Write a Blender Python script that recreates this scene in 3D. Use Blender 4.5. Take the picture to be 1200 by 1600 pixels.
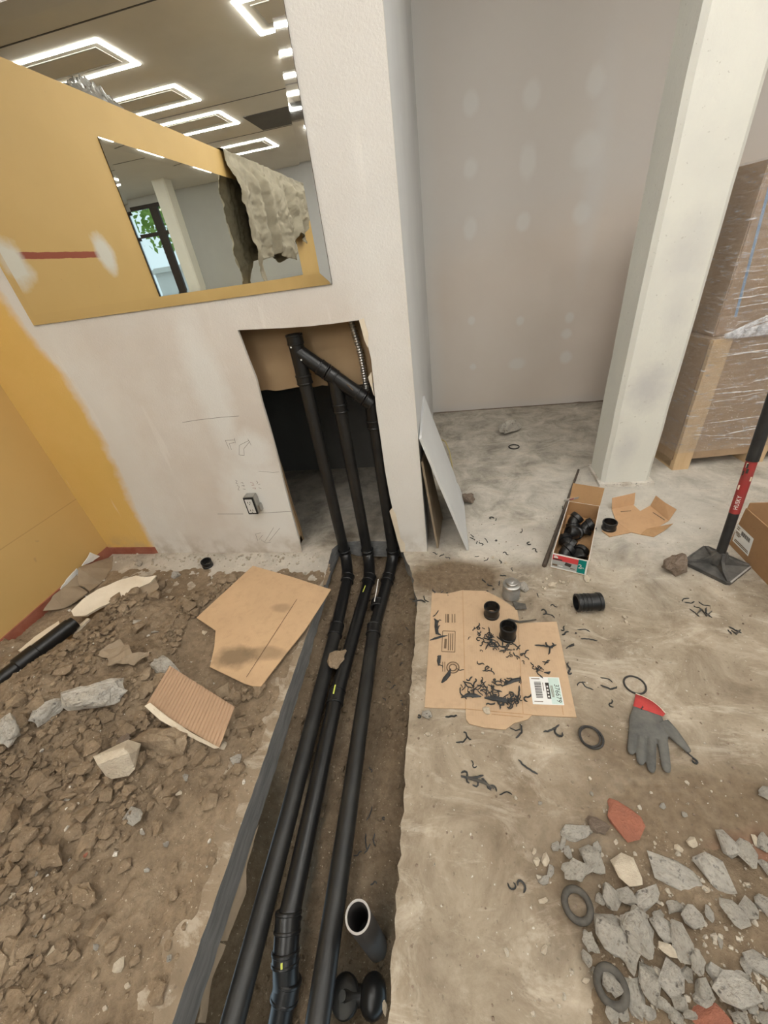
import bpy, bmesh, math, random
from mathutils import Vector, Matrix, noise
random.seed(7)
for o in list(bpy.data.objects): bpy.data.objects.remove(o)
SC = bpy.context.scene; COL = SC.collection
# ------------------------------------------------------------------ camera
F, H = 601.0, 1.4
PITCH, ROLL, YAW = math.radians(33.2), math.radians(-8.5), math.radians(12.8)
FW = Vector((-math.sin(YAW)*math.cos(PITCH), math.cos(YAW)*math.cos(PITCH), -math.sin(PITCH)))
_rt = Vector((math.cos(YAW), math.sin(YAW), 0)); _up = _rt.cross(FW)
CR = math.cos(ROLL)*_rt + math.sin(ROLL)*_up
CU = -math.sin(ROLL)*_rt + math.cos(ROLL)*_up
CAMP = Vector((0, 0, H))
cd = bpy.data.cameras.new('camera'); cam = bpy.data.objects.new('camera', cd); COL.objects.link(cam)
cd.sensor_fit = 'HORIZONTAL'; cd.sensor_width = 36; cd.lens = 36*F/1200; cd.clip_start = .02
m = Matrix((CR, CU, -FW)).transposed().to_4x4(); m.translation = CAMP; cam.matrix_world = m
SC.camera = cam
# ------------------------------------------------------------------ world, exposure
w = bpy.data.worlds.new('sky'); SC.world = w; w.use_nodes = True
bg = w.node_tree.nodes['Background']; bg.inputs[0].default_value = (.62, .80, .92, 1); bg.inputs[1].default_value = 1.5
SC.view_settings.view_transform = 'Standard'; SC.view_settings.look = 'None'
SC.view_settings.exposure = 0.14; SC.view_settings.gamma = 1
LED = 42.0
# ------------------------------------------------------------------ pixel -> place
def ray(px, py): return FW + CR*(px-600)/F + CU*(800-py)/F
def P(px, py, z=0.0): d = ray(px, py); return CAMP + d*((z-H)/d.z)
def WY(px, py, Y): d = ray(px, py); return CAMP + d*(Y/d.y)
def WX(px, py, X): d = ray(px, py); return CAMP + d*(X/d.x)
YW, XL, YB, CEIL = 1.675, -2.25, 3.9, 3.2
# ------------------------------------------------------------------ object helpers
def tag(o, label=None, cat=None, group=None, kind=None):
    if label: o['label'] = label
    if cat: o['category'] = cat
    if group: o['group'] = group
    if kind: o['kind'] = kind
    return o
def thing(name, label, cat, loc=(0, 0, 0), group=None):
    o = bpy.data.objects.new(name, None); COL.objects.link(o); o.location = loc; o.empty_display_size = .05
    return tag(o, label, cat, group)
def origin_of(o):
    v = Vector()
    while o is not None: v += o.location; o = o.parent
    return v
def obj(name, bm, mat, parent=None, smooth=False, center=True):
    """bm is in world coordinates; the object gets a sensible origin."""
    if parent is not None: off = origin_of(parent)
    elif center and len(bm.verts):
        xs = [v.co.x for v in bm.verts]; ys = [v.co.y for v in bm.verts]; zs = [v.co.z for v in bm.verts]
        off = Vector(((min(xs)+max(xs))/2, (min(ys)+max(ys))/2, min(zs)))
    else: off = Vector()
    for v in bm.verts: v.co -= off
    bmesh.ops.recalc_face_normals(bm, faces=bm.faces)
    me = bpy.data.meshes.new(name); bm.to_mesh(me); bm.free()
    if smooth:
        for p in me.polygons: p.use_smooth = True
        if smooth != 'all':
            me.set_sharp_from_angle(angle=math.radians(38))
    me.materials.append(mat)
    o = bpy.data.objects.new(name, me); COL.objects.link(o)
    if parent is not None: o.parent = parent
    else: o.location = off
    return o
def struct(name, bm, mat, label, smooth=False):
    o = obj(name, bm, mat, None, smooth, center=False); return tag(o, label, None, None, 'structure')
def BM(): return bmesh.new()
def add_box(bm, a, b, mtx=None):
    r = bmesh.ops.create_cube(bm, size=1)['verts']
    a, b = Vector(a), Vector(b)
    for v in r:
        v.co = Vector(((a.x+b.x)/2+v.co.x*(b.x-a.x), (a.y+b.y)/2+v.co.y*(b.y-a.y), (a.z+b.z)/2+v.co.z*(b.z-a.z)))
        if mtx is not None: v.co = mtx @ v.co
    return r
def box(a, b, mtx=None, bevel=0):
    bm = BM(); add_box(bm, a, b, mtx)
    if bevel: bmesh.ops.bevel(bm, geom=bm.edges[:], offset=bevel, segments=2, affect='EDGES')
    return bm
def add_prism(bm, pts, vec):
    """polygon (3D points) pushed along vec, closed."""
    vec = Vector(vec)
    a = [bm.verts.new(Vector(p)) for p in pts]; b = [bm.verts.new(Vector(p)+vec) for p in pts]
    f1 = bm.faces.new(a); f2 = bm.faces.new(list(reversed(b)))
    f1.normal_update(); f2.normal_update()
    n = len(pts)
    for i in range(n): bm.faces.new((a[i], b[i], b[(i+1) % n], a[(i+1) % n]))
    bmesh.ops.triangulate(bm, faces=[f1, f2])
def prism(pts, vec): bm = BM(); add_prism(bm, pts, vec); return bm
def frame_of(d):
    d = d.normalized(); u = d.orthogonal().normalized(); return u, d.cross(u), d
def add_lathe(bm, prof, p0, d, seg=28, closed=False):
    """prof: list of (t along d, radius)."""
    u, v, d = frame_of(Vector(d)); p0 = Vector(p0); rings = []
    for t, r in prof:
        if r < 1e-6: rings.append([bm.verts.new(p0+d*t)])
        else: rings.append([bm.verts.new(p0+d*t+(u*math.cos(2*math.pi*k/seg)+v*math.sin(2*math.pi*k/seg))*r) for k in range(seg)])
    pairs = list(zip(rings, rings[1:])) + ([(rings[-1], rings[0])] if closed else [])
    for A, B in pairs:
        for k in range(seg):
            k2 = (k+1) % seg
            if len(A) == 1 and len(B) == 1: continue
            if len(A) == 1: bm.faces.new((A[0], B[k], B[k2]))
            elif len(B) == 1: bm.faces.new((A[k], B[0], A[k2]))
            else: bm.faces.new((A[k], B[k], B[k2], A[k2]))
def lathe(prof, p0, d, seg=28, closed=False): bm = BM(); add_lathe(bm, prof, p0, d, seg, closed); return bm
def add_tube(bm, path, r, seg=12, cap=True, closed=False):
    path = [Vector(p) for p in path]; n = len(path)
    rs = r if isinstance(r, (list, tuple)) else [r]*n
    rings = []; prev = None
    for i in range(n):
        if closed: t = path[(i+1) % n]-path[i-1]
        else: t = path[min(i+1, n-1)]-path[max(i-1, 0)]
        t.normalize()
        if prev is None: u = t.orthogonal().normalized()
        else: u = (prev - t*prev.dot(t)).normalized()
        prev = u; v = t.cross(u)
        rings.append([bm.verts.new(path[i]+(u*math.cos(2*math.pi*k/seg)+v*math.sin(2*math.pi*k/seg))*rs[i]) for k in range(seg)])
    L = list(zip(rings, rings[1:])) + ([(rings[-1], rings[0])] if closed else [])
    for A, B in L:
        for k in range(seg): bm.faces.new((A[k], A[(k+1) % seg], B[(k+1) % seg], B[k]))
    if cap and not closed: bm.faces.new(rings[0][::-1]); bm.faces.new(rings[-1])
def tube(path, r, seg=12, cap=True, closed=False): bm = BM(); add_tube(bm, path, r, seg, cap, closed); return bm
def arc(p0, p1, p2, n=8):
    """smooth quadratic bend"""
    p0, p1, p2 = Vector(p0), Vector(p1), Vector(p2)
    return [(1-t)**2*p0+2*t*(1-t)*p1+t*t*p2 for t in [i/n for i in range(n+1)]]
def ss(a, b, x):
    t = max(0, min(1, (x-a)/(b-a))); return t*t*(3-2*t)
def fr(x, y, z=0, o=4): return noise.fractal(Vector((x, y, z)), 1.0, 2.0, o)
def rock_mesh(name, seed, n=13, rough=0.0, flat=.6):
    r = random.Random(seed); bm = BM()
    for i in range(n):
        v = Vector((r.gauss(0, 1), r.gauss(0, 1), r.gauss(0, 1))).normalized()*r.uniform(.8, 1.05)
        v.x = max(-.5, min(.5, v.x*.55)); v.y = max(-.5, min(.5, v.y*.55)); v.z = max(-.5, min(.5, v.z*.6))
        bm.verts.new(v)
    ret = bmesh.ops.convex_hull(bm, input=bm.verts)
    bmesh.ops.delete(bm, geom=[g for g in ret['geom_interior'] if isinstance(g, bmesh.types.BMVert)], context='VERTS')
    if rough:
        bmesh.ops.triangulate(bm, faces=bm.faces)
        bmesh.ops.subdivide_edges(bm, edges=bm.edges[:], cuts=2, use_grid_fill=True)
        for v in bm.verts:
            k = noise.fractal(v.co*3.5+Vector((seed*3.1, 0, 0)), 1, 2, 3)
            v.co += v.co.normalized()*k*rough
    zs = [v.co.z for v in bm.verts]; z0, z1 = min(zs), max(zs)
    for v in bm.verts: v.co.z = (v.co.z-z0)/(z1-z0)
    bmesh.ops.recalc_face_normals(bm, faces=bm.faces)
    me = bpy.data.meshes.new(name); bm.to_mesh(me); bm.free(); return me
def inst(name, me, loc, scale, rot=(0, 0, 0)):
    o = bpy.data.objects.new(name, me); COL.objects.link(o); o.location = loc; o.scale = scale; o.rotation_euler = rot; return o
def text_mesh(s, size, mtx, mat, name, parent):
    cu = bpy.data.curves.new('t', 'FONT'); cu.body = s; cu.size = size; cu.align_x = 'CENTER'; cu.align_y = 'CENTER'; cu.resolution_u = 2
    t = bpy.data.objects.new('t', cu); COL.objects.link(t)
    me = bpy.data.meshes.new_from_object(t.evaluated_get(bpy.context.evaluated_depsgraph_get()))
    bm = BM(); bm.from_mesh(me); bpy.data.objects.remove(t); bpy.data.meshes.remove(me)
    for v in bm.verts: v.co = mtx @ v.co
    return obj(name, bm, mat, parent)
# ------------------------------------------------------------------ materials
class NT:
    def __init__(s, name):
        s.m = bpy.data.materials.new(name); s.m.use_nodes = True; s.t = s.m.node_tree; s.n = s.t.nodes
        s.b = s.n['Principled BSDF']; s.geo = s.n.new('ShaderNodeNewGeometry'); s.tc = s.n.new('ShaderNodeTexCoord')
        s.pos = s.geo.outputs['Position']
    def new(s, ty, **k):
        n = s.n.new('ShaderNode'+ty)
        for a, v in k.items(): setattr(n, a, v)
        return n
    def put(s, sock, v):
        if isinstance(v, bpy.types.NodeSocket): s.t.links.new(v, sock)
        elif isinstance(v, (tuple, list)) and len(v) == 3 and sock.type == 'RGBA': sock.default_value = (*v, 1)
        else: sock.default_value = v
    def math(s, op, a, b=0.0, c=None, clamp=False):
        n = s.new('Math', operation=op); n.use_clamp = clamp; s.put(n.inputs[0], a); s.put(n.inputs[1], b)
        if c is not None: s.put(n.inputs[2], c)
        return n.outputs[0]
    def noise(s, scale, detail=4, rough=.55, vec=None, dist=0.0):
        n = s.new('TexNoise'); s.put(n.inputs['Vector'], vec or s.pos); n.inputs['Scale'].default_value = scale
        n.inputs['Detail'].default_value = detail; n.inputs['Roughness'].default_value = rough; n.inputs['Distortion'].default_value = dist
        return n.outputs['Fac']
    def scaled(s, sc, rot=(0, 0, 0), vec=None, loc=(0, 0, 0)):
        n = s.new('Mapping'); s.put(n.inputs['Vector'], vec or s.pos); n.inputs['Scale'].default_value = sc; n.inputs['Rotation'].default_value = rot; n.inputs['Location'].default_value = loc
        return n.outputs[0]
    def ramp(s, fac, stops, interp='LINEAR'):
        n = s.new('ValToRGB'); s.put(n.inputs[0], fac); e = n.color_ramp.elements; n.color_ramp.interpolation = interp
        while len(e) < len(stops): e.new(.5)
        for k, (p, c) in enumerate(stops):
            e[k].position = p; e[k].color = (*c, 1) if isinstance(c, (tuple, list)) else (c, c, c, 1)
        return n.outputs[0]
    def mix(s, fac, a, b, blend='MIX'):
        n = s.new('Mix', data_type='RGBA', blend_type=blend); s.put(n.inputs[0], fac); s.put(n.inputs[6], a); s.put(n.inputs[7], b); return n.outputs[2]
    def xyz(s, vec=None):
        n = s.new('SeparateXYZ'); s.put(n.inputs[0], vec or s.pos); return n.outputs
    def bump(s, h, strength=.3, dist=.01, prev=None):
        n = s.new('Bump'); n.inputs['Strength'].default_value = strength; n.inputs['Distance'].default_value = dist; s.put(n.inputs['Height'], h)
        if prev is not None: s.put(n.inputs['Normal'], prev)
        return n.outputs[0]
    def blob(s, A, B, ca, cb, ra, rb, soft=.35, nz=None, amp=.5):
        """soft elliptical patch in the plane of coordinates A, B"""
        a = s.math('DIVIDE', s.math('SUBTRACT', A, ca), ra); b = s.math('DIVIDE', s.math('SUBTRACT', B, cb), rb)
        d = s.math('SQRT', s.math('ADD', s.math('MULTIPLY', a, a), s.math('MULTIPLY', b, b)))
        if nz is not None: d = s.math('ADD', d, s.math('MULTIPLY', s.math('SUBTRACT', nz, .5), amp*2))
        return s.math('SUBTRACT', 1, s.math('DIVIDE', s.math('SUBTRACT', d, 1-soft), soft*2, clamp=True), clamp=True)
    def fin(s, col, rough=.8, nrm=None, spec=.3, metal=0.0):
        s.put(s.b.inputs['Base Color'], col); s.put(s.b.inputs['Roughness'], rough); s.put(s.b.inputs['Specular IOR Level'], spec); s.put(s.b.inputs['Metallic'], metal)
        if nrm is not None: s.put(s.b.inputs['Normal'], nrm)
        return s.m
def simple(name, c1, c2=None, scale=8, rough=.8, spec=.3, bump=0.0, bscale=60, metal=0.0, stretch=None, obj_space=True, bdist=.004):
    t = NT(name); c2 = c2 or tuple(x*.8 for x in c1)
    vec = t.tc.outputs['Object'] if obj_space else t.pos
    if stretch: vec = t.scaled(stretch, vec=vec)
    col = t.ramp(t.noise(scale, 5, .6, vec), [(.3, c1), (.7, c2)])
    nb = t.bump(t.noise(bscale, 4, .6, vec), bump, bdist) if bump else None
    return t.fin(col, rough, nb, spec, metal)
def emit(name, col, strength):
    t = NT(name); t.put(t.b.inputs['Base Color'], col); t.put(t.b.inputs['Emission Color'], col); t.b.inputs['Emission Strength'].default_value = strength; return t.m

def mat_floor():
    t = NT('concrete_floor'); x, y, z = t.xyz()
    warp = t.noise(1.2, 3, .5)
    big = t.noise(1.7, 6, .65, dist=.6); mid = t.noise(5, 8, .72, dist=.5); fine = t.noise(38, 5, .7)
    swirl = t.noise(3.1, 6, .75, t.scaled((1, 2.2, 1), (0, 0, .6)), dist=1.3)
    grey = t.ramp(mid, [(.28, (.20, .18, .15)), (.48, (.42, .385, .325)), (.66, (.62, .575, .50))])
    brown = t.ramp(mid, [(.28, (.145, .105, .068)), (.5, (.28, .222, .155)), (.70, (.42, .345, .255))])
    # dusty brown zone in front of the wall, clean grey beyond
    e = t.math('ADD', y, t.math('MULTIPLY', t.math('SUBTRACT', big, .5), 1.6))
    zone = t.math('SUBTRACT', 1, t.math('DIVIDE', t.math('SUBTRACT', e, 1.25), .75, clamp=True), clamp=True)
    zone = t.math('MULTIPLY', zone, t.math('ADD', .62, t.math('MULTIPLY', big, .5), clamp=True))
    lside = t.math('MULTIPLY', t.math('DIVIDE', t.math('SUBTRACT', -.62, x), .06, clamp=True), t.math('DIVIDE', t.math('SUBTRACT', 1.50, t.math('ADD', y, t.math('MULTIPLY', mid, .15))), .12, clamp=True), clamp=True)
    col = t.mix(zone, grey, brown)
    col = t.mix(t.math('MULTIPLY', lside, .85), col, t.ramp(mid, [(.3, (.20, .15, .10)), (.7, (.31, .24, .165))]))
    col = t.mix(t.math('MULTIPLY', t.math('DIVIDE', t.math('SUBTRACT', swirl, .52), .10, clamp=True), .42), col, (.60, .53, .43))
    # damp earth smears with a shape of their own
    n2 = t.noise(4.5, 5, .65)
    mud = t.math('MULTIPLY', t.blob(x, y, -.02, 1.47, .24, .14, .2, n2, .45), 1.1)
    mud2 = t.blob(x, y, .75, .42, .55, .26, .35, n2, .7)
    mud3 = t.blob(x, y, .42, 1.80, .12, .10, .4, n2, .8)
    mud4 = t.blob(x, y, .46, .60, .14, .12, .5, n2, .8)
    d = t.math('MAXIMUM', t.math('MAXIMUM', mud, mud2), t.math('MULTIPLY', t.math('MAXIMUM', mud3, mud4), .7))
    col = t.mix(t.math('MULTIPLY', d, .85), col, t.ramp(fine, [(.3, (.10, .068, .040)), (.7, (.20, .145, .09))]))
    red = t.blob(x, y, .80, .42, .13, .07, .5, n2, .9)
    col = t.mix(t.math('MULTIPLY', red, .45), col, (.30, .10, .06))
    # pale plaster dust along the wall foot and round the column
    lite = t.math('MAXIMUM', t.blob(x, y, .25, 1.78, .35, .16, .5, n2, .7), t.blob(x, y, 1.1, 2.1, .5, .42, .6, n2, .6))
    lite = t.math('MAXIMUM', lite, t.blob(x, y, -1.3, 1.56, .75, .12, .4, n2, .6))
    col = t.mix(t.math('MULTIPLY', lite, .55), col, (.60, .57, .51))
    speck = t.ramp(t.noise(75, 2, .5), [(.0, .0), (.66, .0), (.72, 1)])
    col = t.mix(t.math('MULTIPLY', speck, .35), col, (.07, .06, .05))
    speck2 = t.ramp(t.noise(90, 2, .5, t.scaled((1, 1, 1), loc=(5, 2, 0))), [(.0, .0), (.70, .0), (.75, 1)])
    col = t.mix(t.math('MULTIPLY', speck2, .6), col, (.7, .68, .62))
    # fresh cut edge of the slab: smooth dark grey
    nz = t.xyz(t.geo.outputs['Normal'])[2]
    side = t.math('SUBTRACT', 1, t.math('ABSOLUTE', nz), clamp=True)
    cut = t.ramp(t.noise(30, 4, .6, t.scaled((1, .35, 2))), [(.3, (.15, .15, .148)), (.7, (.25, .247, .24))])
    col = t.mix(t.math('GREATER_THAN', side, .5), col, cut)
    nb = t.bump(fine, .35, .006); nb = t.bump(mid, .25, .012, nb)
    return t.fin(col, .85, nb, .25)
def mat_wall_front():
    t = NT('primed_wall'); x, y, z = t.xyz()
    n1 = t.noise(2.2, 5, .6); n2 = t.noise(9, 5, .6); n3 = t.noise(140, 3, .6)
    base = t.ramp(n1, [(.3, (.61, .555, .495)), (.55, (.66, .615, .56)), (.75, (.72, .69, .645))])
    white = (.74, .735, .70)
    up = t.math('DIVIDE', t.math('SUBTRACT', z, 1.22), .2, clamp=True)
    col = t.mix(t.math('MULTIPLY', up, .7), base, (.66, .645, .61))
    patch = t.math('MAXIMUM', t.blob(x, z, -1.06, .36, .21, .27, .3, n2, .4), t.blob(x, z, -1.12, .98, .08, .32, .4, n2, .5))
    patch = t.math('MAXIMUM', patch, t.blob(x, z, -1.02, .66, .10, .12, .4, n2, .5))
    patch = t.math('MAXIMUM', patch, t.math('MULTIPLY', t.blob(x, z, -.26, .6, .12, .9, .4, n2, .5), .7))
    patch = t.math('MAXIMUM', patch, t.math('MULTIPLY', t.blob(x, z, -1.80, .7, .16, .8, .4, n2, .5), .6))
    col = t.mix(t.math('MULTIPLY', patch, .85), col, white)
    # old yellow paint left of the sprayed primer edge
    edge = t.ramp(t.math('DIVIDE', z, 1.6, clamp=True), [(.0, .33), (.05, .34), (.22, .355), (.41, .397), (.58, .405), (.70, .402), (.82, .323), (.92, .297), (1, .29)])
    lim = t.math('ADD', -2.25, edge)
    s = t.math('ADD', t.math('SUBTRACT', x, lim), t.math('MULTIPLY', t.math('SUBTRACT', n2, .5), .10))
    prime = t.math('DIVIDE', t.math('ADD', s, .03), .055, clamp=True)
    yel = t.ramp(n1, [(.3, (.65, .42, .115)), (.7, (.71, .47, .15))])
    col = t.mix(prime, yel, col)
    # grime at the foot
    g = t.math('MULTIPLY', t.math('SUBTRACT', 1, t.math('DIVIDE', z, .16, clamp=True)), t.math('DIVIDE', t.math('SUBTRACT', n2, .42), .2, clamp=True))
    col = t.mix(t.math('MULTIPLY', g, .6), col, (.36, .29, .21))
    streak = t.ramp(t.noise(14, 3, .5, t.scaled((1, 1, .12))), [(.0, 0.), (.66, 0.), (.7, 1.)])
    col = t.mix(t.math('MULTIPLY', streak, .25), col, (.8, .77, .72))
    nb = t.bump(n3, .55, .004); nb = t.bump(n2, .15, .006, nb)
    return t.fin(col, .75, nb, .3)
def mat_wall_back():
    t = NT('taped_drywall'); x, y, z = t.xyz()
    n1 = t.noise(1.3, 4, .5); n2 = t.noise(8, 4, .6)
    col = t.ramp(n1, [(.3, (.68, .60, .525)), (.7, (.73, .66, .59))])
    hi = t.math('DIVIDE', t.math('SUBTRACT', t.math('ADD', z, t.math('MULTIPLY', t.math('SUBTRACT', n2, .5), .2)), t.math('ADD', 1.22, t.math('MULTIPLY', x, .16))), .35, clamp=True)
    col = t.mix(t.math('MULTIPLY', hi, .6), col, (.67, .645, .615))
    m = None
    for cx, cz, ra, rb in ((.98, 2.20, .055, .075), (.575, 2.20, .055, .07), (.165, 2.22, .05, .06), (.985, 1.85, .10, .10), (.58, 1.85, .055, .10), (.165, 1.87, .05, .06), (1.0, 1.50, .06, .07), (.57, 1.50, .05, .055), (.165, 1.51, .05, .07),
                           (1.005, .77, .035, .04), (.593, .787, .03, .035), (1.0, .637, .04, .04), (1.015, .44, .05, .05), (.588, .42, .07, .05), (.173, .83, .03, .035), (.188, .426, .03, .03), (2.3, 2.0, .1, .08)):
        b = t.blob(x, z, cx, cz, ra, rb, .3, n2, .35); m = b if m is None else t.math('MAXIMUM', m, b)
    col = t.mix(t.math('MULTIPLY', m, .6), col, (.77, .755, .72))
    seam = t.blob(x, z, 1.06, 1.75, .07, .55, .5, n2, .3)
    col = t.mix(t.math('MULTIPLY', seam, .4), col, (.71, .70, .68))
    corner = t.math('SUBTRACT', 1, t.math('DIVIDE', t.math('ADD', x, .22), .16, clamp=True), clamp=True)
    col = t.mix(t.math('MULTIPLY', corner, .5), col, (.70, .71, .70))
    low = t.math('SUBTRACT', 1, t.math('DIVIDE', z, .10, clamp=True), clamp=True)
    col = t.mix(t.math('MULTIPLY', low, .45), col, (.60, .60, .60))
    return t.fin(col, .8, t.bump(t.noise(120, 3, .6), .12, .003), .25)
def mat_yellow():
    t = NT('yellow_wall'); x, y, z = t.xyz(); n1 = t.noise(1.5, 4, .5); n2 = t.noise(11, 4, .6)
    col = t.ramp(n1, [(.3, (.55, .365, .13)), (.7, (.61, .41, .16))])
    bar = t.math('MULTIPLY', t.math('LESS_THAN', t.math('ABSOLUTE', t.math('SUBTRACT', z, t.math('ADD', 1.64, t.math('MULTIPLY', n2, .012)))), .016), t.math('LESS_THAN', t.math('ABSOLUTE', t.math('SUBTRACT', y, .88)), .32))
    col = t.mix(bar, col, (.30, .07, .035))
    m = t.math('MAXIMUM', t.blob(y, z, .55, 1.645, .07, .10, .35, n2, .5), t.blob(y, z, 1.24, 1.62, .09, .10, .35, n2, .5))
    col = t.mix(m, col, (.68, .66, .60))
    line = t.math('LESS_THAN', t.math('ABSOLUTE', t.math('SUBTRACT', z, t.math('ADD', .42, t.math('MULTIPLY', n1, .01)))), .0025)
    col = t.mix(t.math('MULTIPLY', line, .4), col, (.32, .2, .07))
    sp = t.ramp(t.noise(16, 2, .5), [(0, 0.), (.74, 0.), (.78, 1.)])
    col = t.mix(t.math('MULTIPLY', sp, .35), col, (.34, .24, .12))
    return t.fin(col, .6, t.bump(t.noise(90, 3, .6), .12, .003), .35)
def mat_soil(name='dug_soil', k=1.0):
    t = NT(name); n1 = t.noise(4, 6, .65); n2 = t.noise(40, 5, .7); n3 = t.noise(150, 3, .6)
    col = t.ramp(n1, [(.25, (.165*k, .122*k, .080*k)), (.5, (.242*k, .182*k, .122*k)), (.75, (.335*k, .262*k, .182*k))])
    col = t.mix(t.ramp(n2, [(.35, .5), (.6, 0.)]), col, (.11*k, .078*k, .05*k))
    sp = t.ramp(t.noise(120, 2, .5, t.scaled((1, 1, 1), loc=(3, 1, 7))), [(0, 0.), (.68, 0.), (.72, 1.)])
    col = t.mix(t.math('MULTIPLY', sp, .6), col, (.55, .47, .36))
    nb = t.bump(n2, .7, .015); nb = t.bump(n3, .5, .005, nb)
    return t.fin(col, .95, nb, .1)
def mat_card(name, c=(.48, .30, .165), stain=None, ridges=None):
    t = NT(name); o = t.tc.outputs['Object']
    col = t.ramp(t.noise(5, 5, .6, o), [(.3, c), (.7, tuple(v*1.13 for v in c))])
    col = t.mix(t.ramp(t.noise(26, 5, .7, o), [(.5, 0.), (.8, .35)]), col, tuple(v*.62 for v in c))
    nb = None
    wv = t.new('TexWave', wave_type='BANDS', bands_direction='X'); t.put(wv.inputs['Vector'], o); wv.inputs['Scale'].default_value = 34
    nb = t.bump(wv.outputs['Fac'], .08, .002)
    if stain:
        x, y, z = t.xyz(); nz = t.noise(22, 4, .6)
        for cx, cy, ra, rb, k in stain:
            col = t.mix(t.math('MULTIPLY', t.blob(x, y, cx, cy, ra, rb, .35, nz, .5), k), col, (.16, .115, .07))
    return t.fin(col, .85, nb, .2)
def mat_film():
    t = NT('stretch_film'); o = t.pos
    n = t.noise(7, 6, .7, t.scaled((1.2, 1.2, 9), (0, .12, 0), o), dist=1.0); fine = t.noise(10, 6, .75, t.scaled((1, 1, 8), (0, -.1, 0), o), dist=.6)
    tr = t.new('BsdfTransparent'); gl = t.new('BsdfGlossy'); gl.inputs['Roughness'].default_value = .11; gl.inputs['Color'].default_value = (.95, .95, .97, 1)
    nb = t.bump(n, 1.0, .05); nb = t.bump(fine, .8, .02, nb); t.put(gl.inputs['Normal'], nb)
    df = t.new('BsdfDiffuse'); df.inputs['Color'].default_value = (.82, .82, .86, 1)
    m1 = t.new('MixShader'); t.put(m1.inputs[0], t.ramp(fine, [(.48, .02), (.57, .10), (.63, .55), (.68, .9)])); t.t.links.new(tr.outputs[0], m1.inputs[1]); t.t.links.new(df.outputs[0], m1.inputs[2])  # white diffuse streaks stand in for glints on the wrinkled film
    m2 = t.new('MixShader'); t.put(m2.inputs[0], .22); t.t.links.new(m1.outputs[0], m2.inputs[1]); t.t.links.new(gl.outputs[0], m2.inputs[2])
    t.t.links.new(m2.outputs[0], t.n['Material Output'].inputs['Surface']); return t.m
def mat_glass():
    t = NT('window_glass'); tr = t.new('BsdfTransparent'); gl = t.new('BsdfGlossy'); gl.inputs['Roughness'].default_value = 0
    mx = t.new('MixShader'); mx.inputs[0].default_value = .07; t.t.links.new(tr.outputs[0], mx.inputs[1]); t.t.links.new(gl.outputs[0], mx.inputs[2])
    t.t.links.new(mx.outputs[0], t.n['Material Output'].inputs['Surface']); return t.m
M = {}
M['floor'] = mat_floor(); M['wfront'] = mat_wall_front(); M['wback'] = mat_wall_back(); M['yellow'] = mat_yellow()
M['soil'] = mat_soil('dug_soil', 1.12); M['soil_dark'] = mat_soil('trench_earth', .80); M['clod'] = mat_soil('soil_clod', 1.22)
M['white'] = simple('white_primer', (.70, .70, .675), (.62, .615, .59), 3, .8, .3, .15, 90, obj_space=False)
M['side'] = simple('side_wall_primer', (.66, .67, .66), (.57, .575, .575), 1.5, .8, .3, .1, 90, obj_space=False)
def mat_column():
    t = NT('column_paint'); x, y, z = t.xyz(); n2 = t.noise(9, 5, .65)
    col = t.ramp(t.noise(3.5, 5, .6), [(.3, (.76, .75, .67)), (.7, (.70, .69, .63))])
    m = None
    for cx, cz, ra, rb, k in ((1.08, 1.25, .07, .12, .5), (1.06, .62, .08, .10, .9), (1.02, .25, .05, .10, .6), (1.10, 1.02, .05, .12, .4)):
        b = t.math('MULTIPLY', t.blob(x, z, cx, cz, ra, rb, .6, n2, .9), k); m = b if m is None else t.math('MAXIMUM', m, b)
    col = t.mix(t.math('MULTIPLY', m, .55), col, (.42, .41, .43))
    pit = t.ramp(t.noise(60, 2, .5), [(0, 0.), (.70, 0.), (.74, 1.)])
    col = t.mix(t.math('MULTIPLY', pit, .5), col, (.45, .42, .36))
    nb = t.bump(t.noise(45, 4, .6), .35, .005); return t.fin(col, .75, t.bump(n2, .2, .01, nb), .3)
M['column'] = mat_column()
M['ceil'] = simple('ceiling_board', (.80, .775, .71), (.72, .695, .635), 1.2, .85, .25, obj_space=False)
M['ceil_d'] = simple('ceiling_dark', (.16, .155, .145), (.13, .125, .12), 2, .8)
M['greywall'] = simple('grey_wall', (.52, .52, .50), (.46, .46, .45), 1.2, .85, obj_space=False)
M['redbase'] = simple('red_baseboard_paint', (.26, .075, .045), (.34, .13, .085), 14, .6, .4, .2, 50)
M['abs'] = simple('black_abs', (.006, .006, .0065), (.012, .012, .012), 9, .32, .45, .03, 200)
M['abs_m'] = simple('black_abs_dusty', (.009, .009, .0095), (.022, .021, .019), 12, .40, .42, .05, 150)
M['abs_grey'] = simple('grey_abs_pipe', (.075, .07, .065), (.055, .05, .047), 8, .5, .4)
M['abs_rim'] = simple('cut_pipe_rim', (.45, .43, .40), (.36, .34, .32), 20, .6)
M['rubber'] = simple('black_rubber', (.02, .02, .02), (.06, .055, .05), 30, .6, .3)
M['rubber_dust'] = simple('dusty_rubber', (.06, .056, .05), (.12, .11, .095), 40, .8, .2)
M['shave'] = simple('black_shaving', (.018, .02, .02), (.05, .05, .05), 60, .5, .35)
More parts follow.
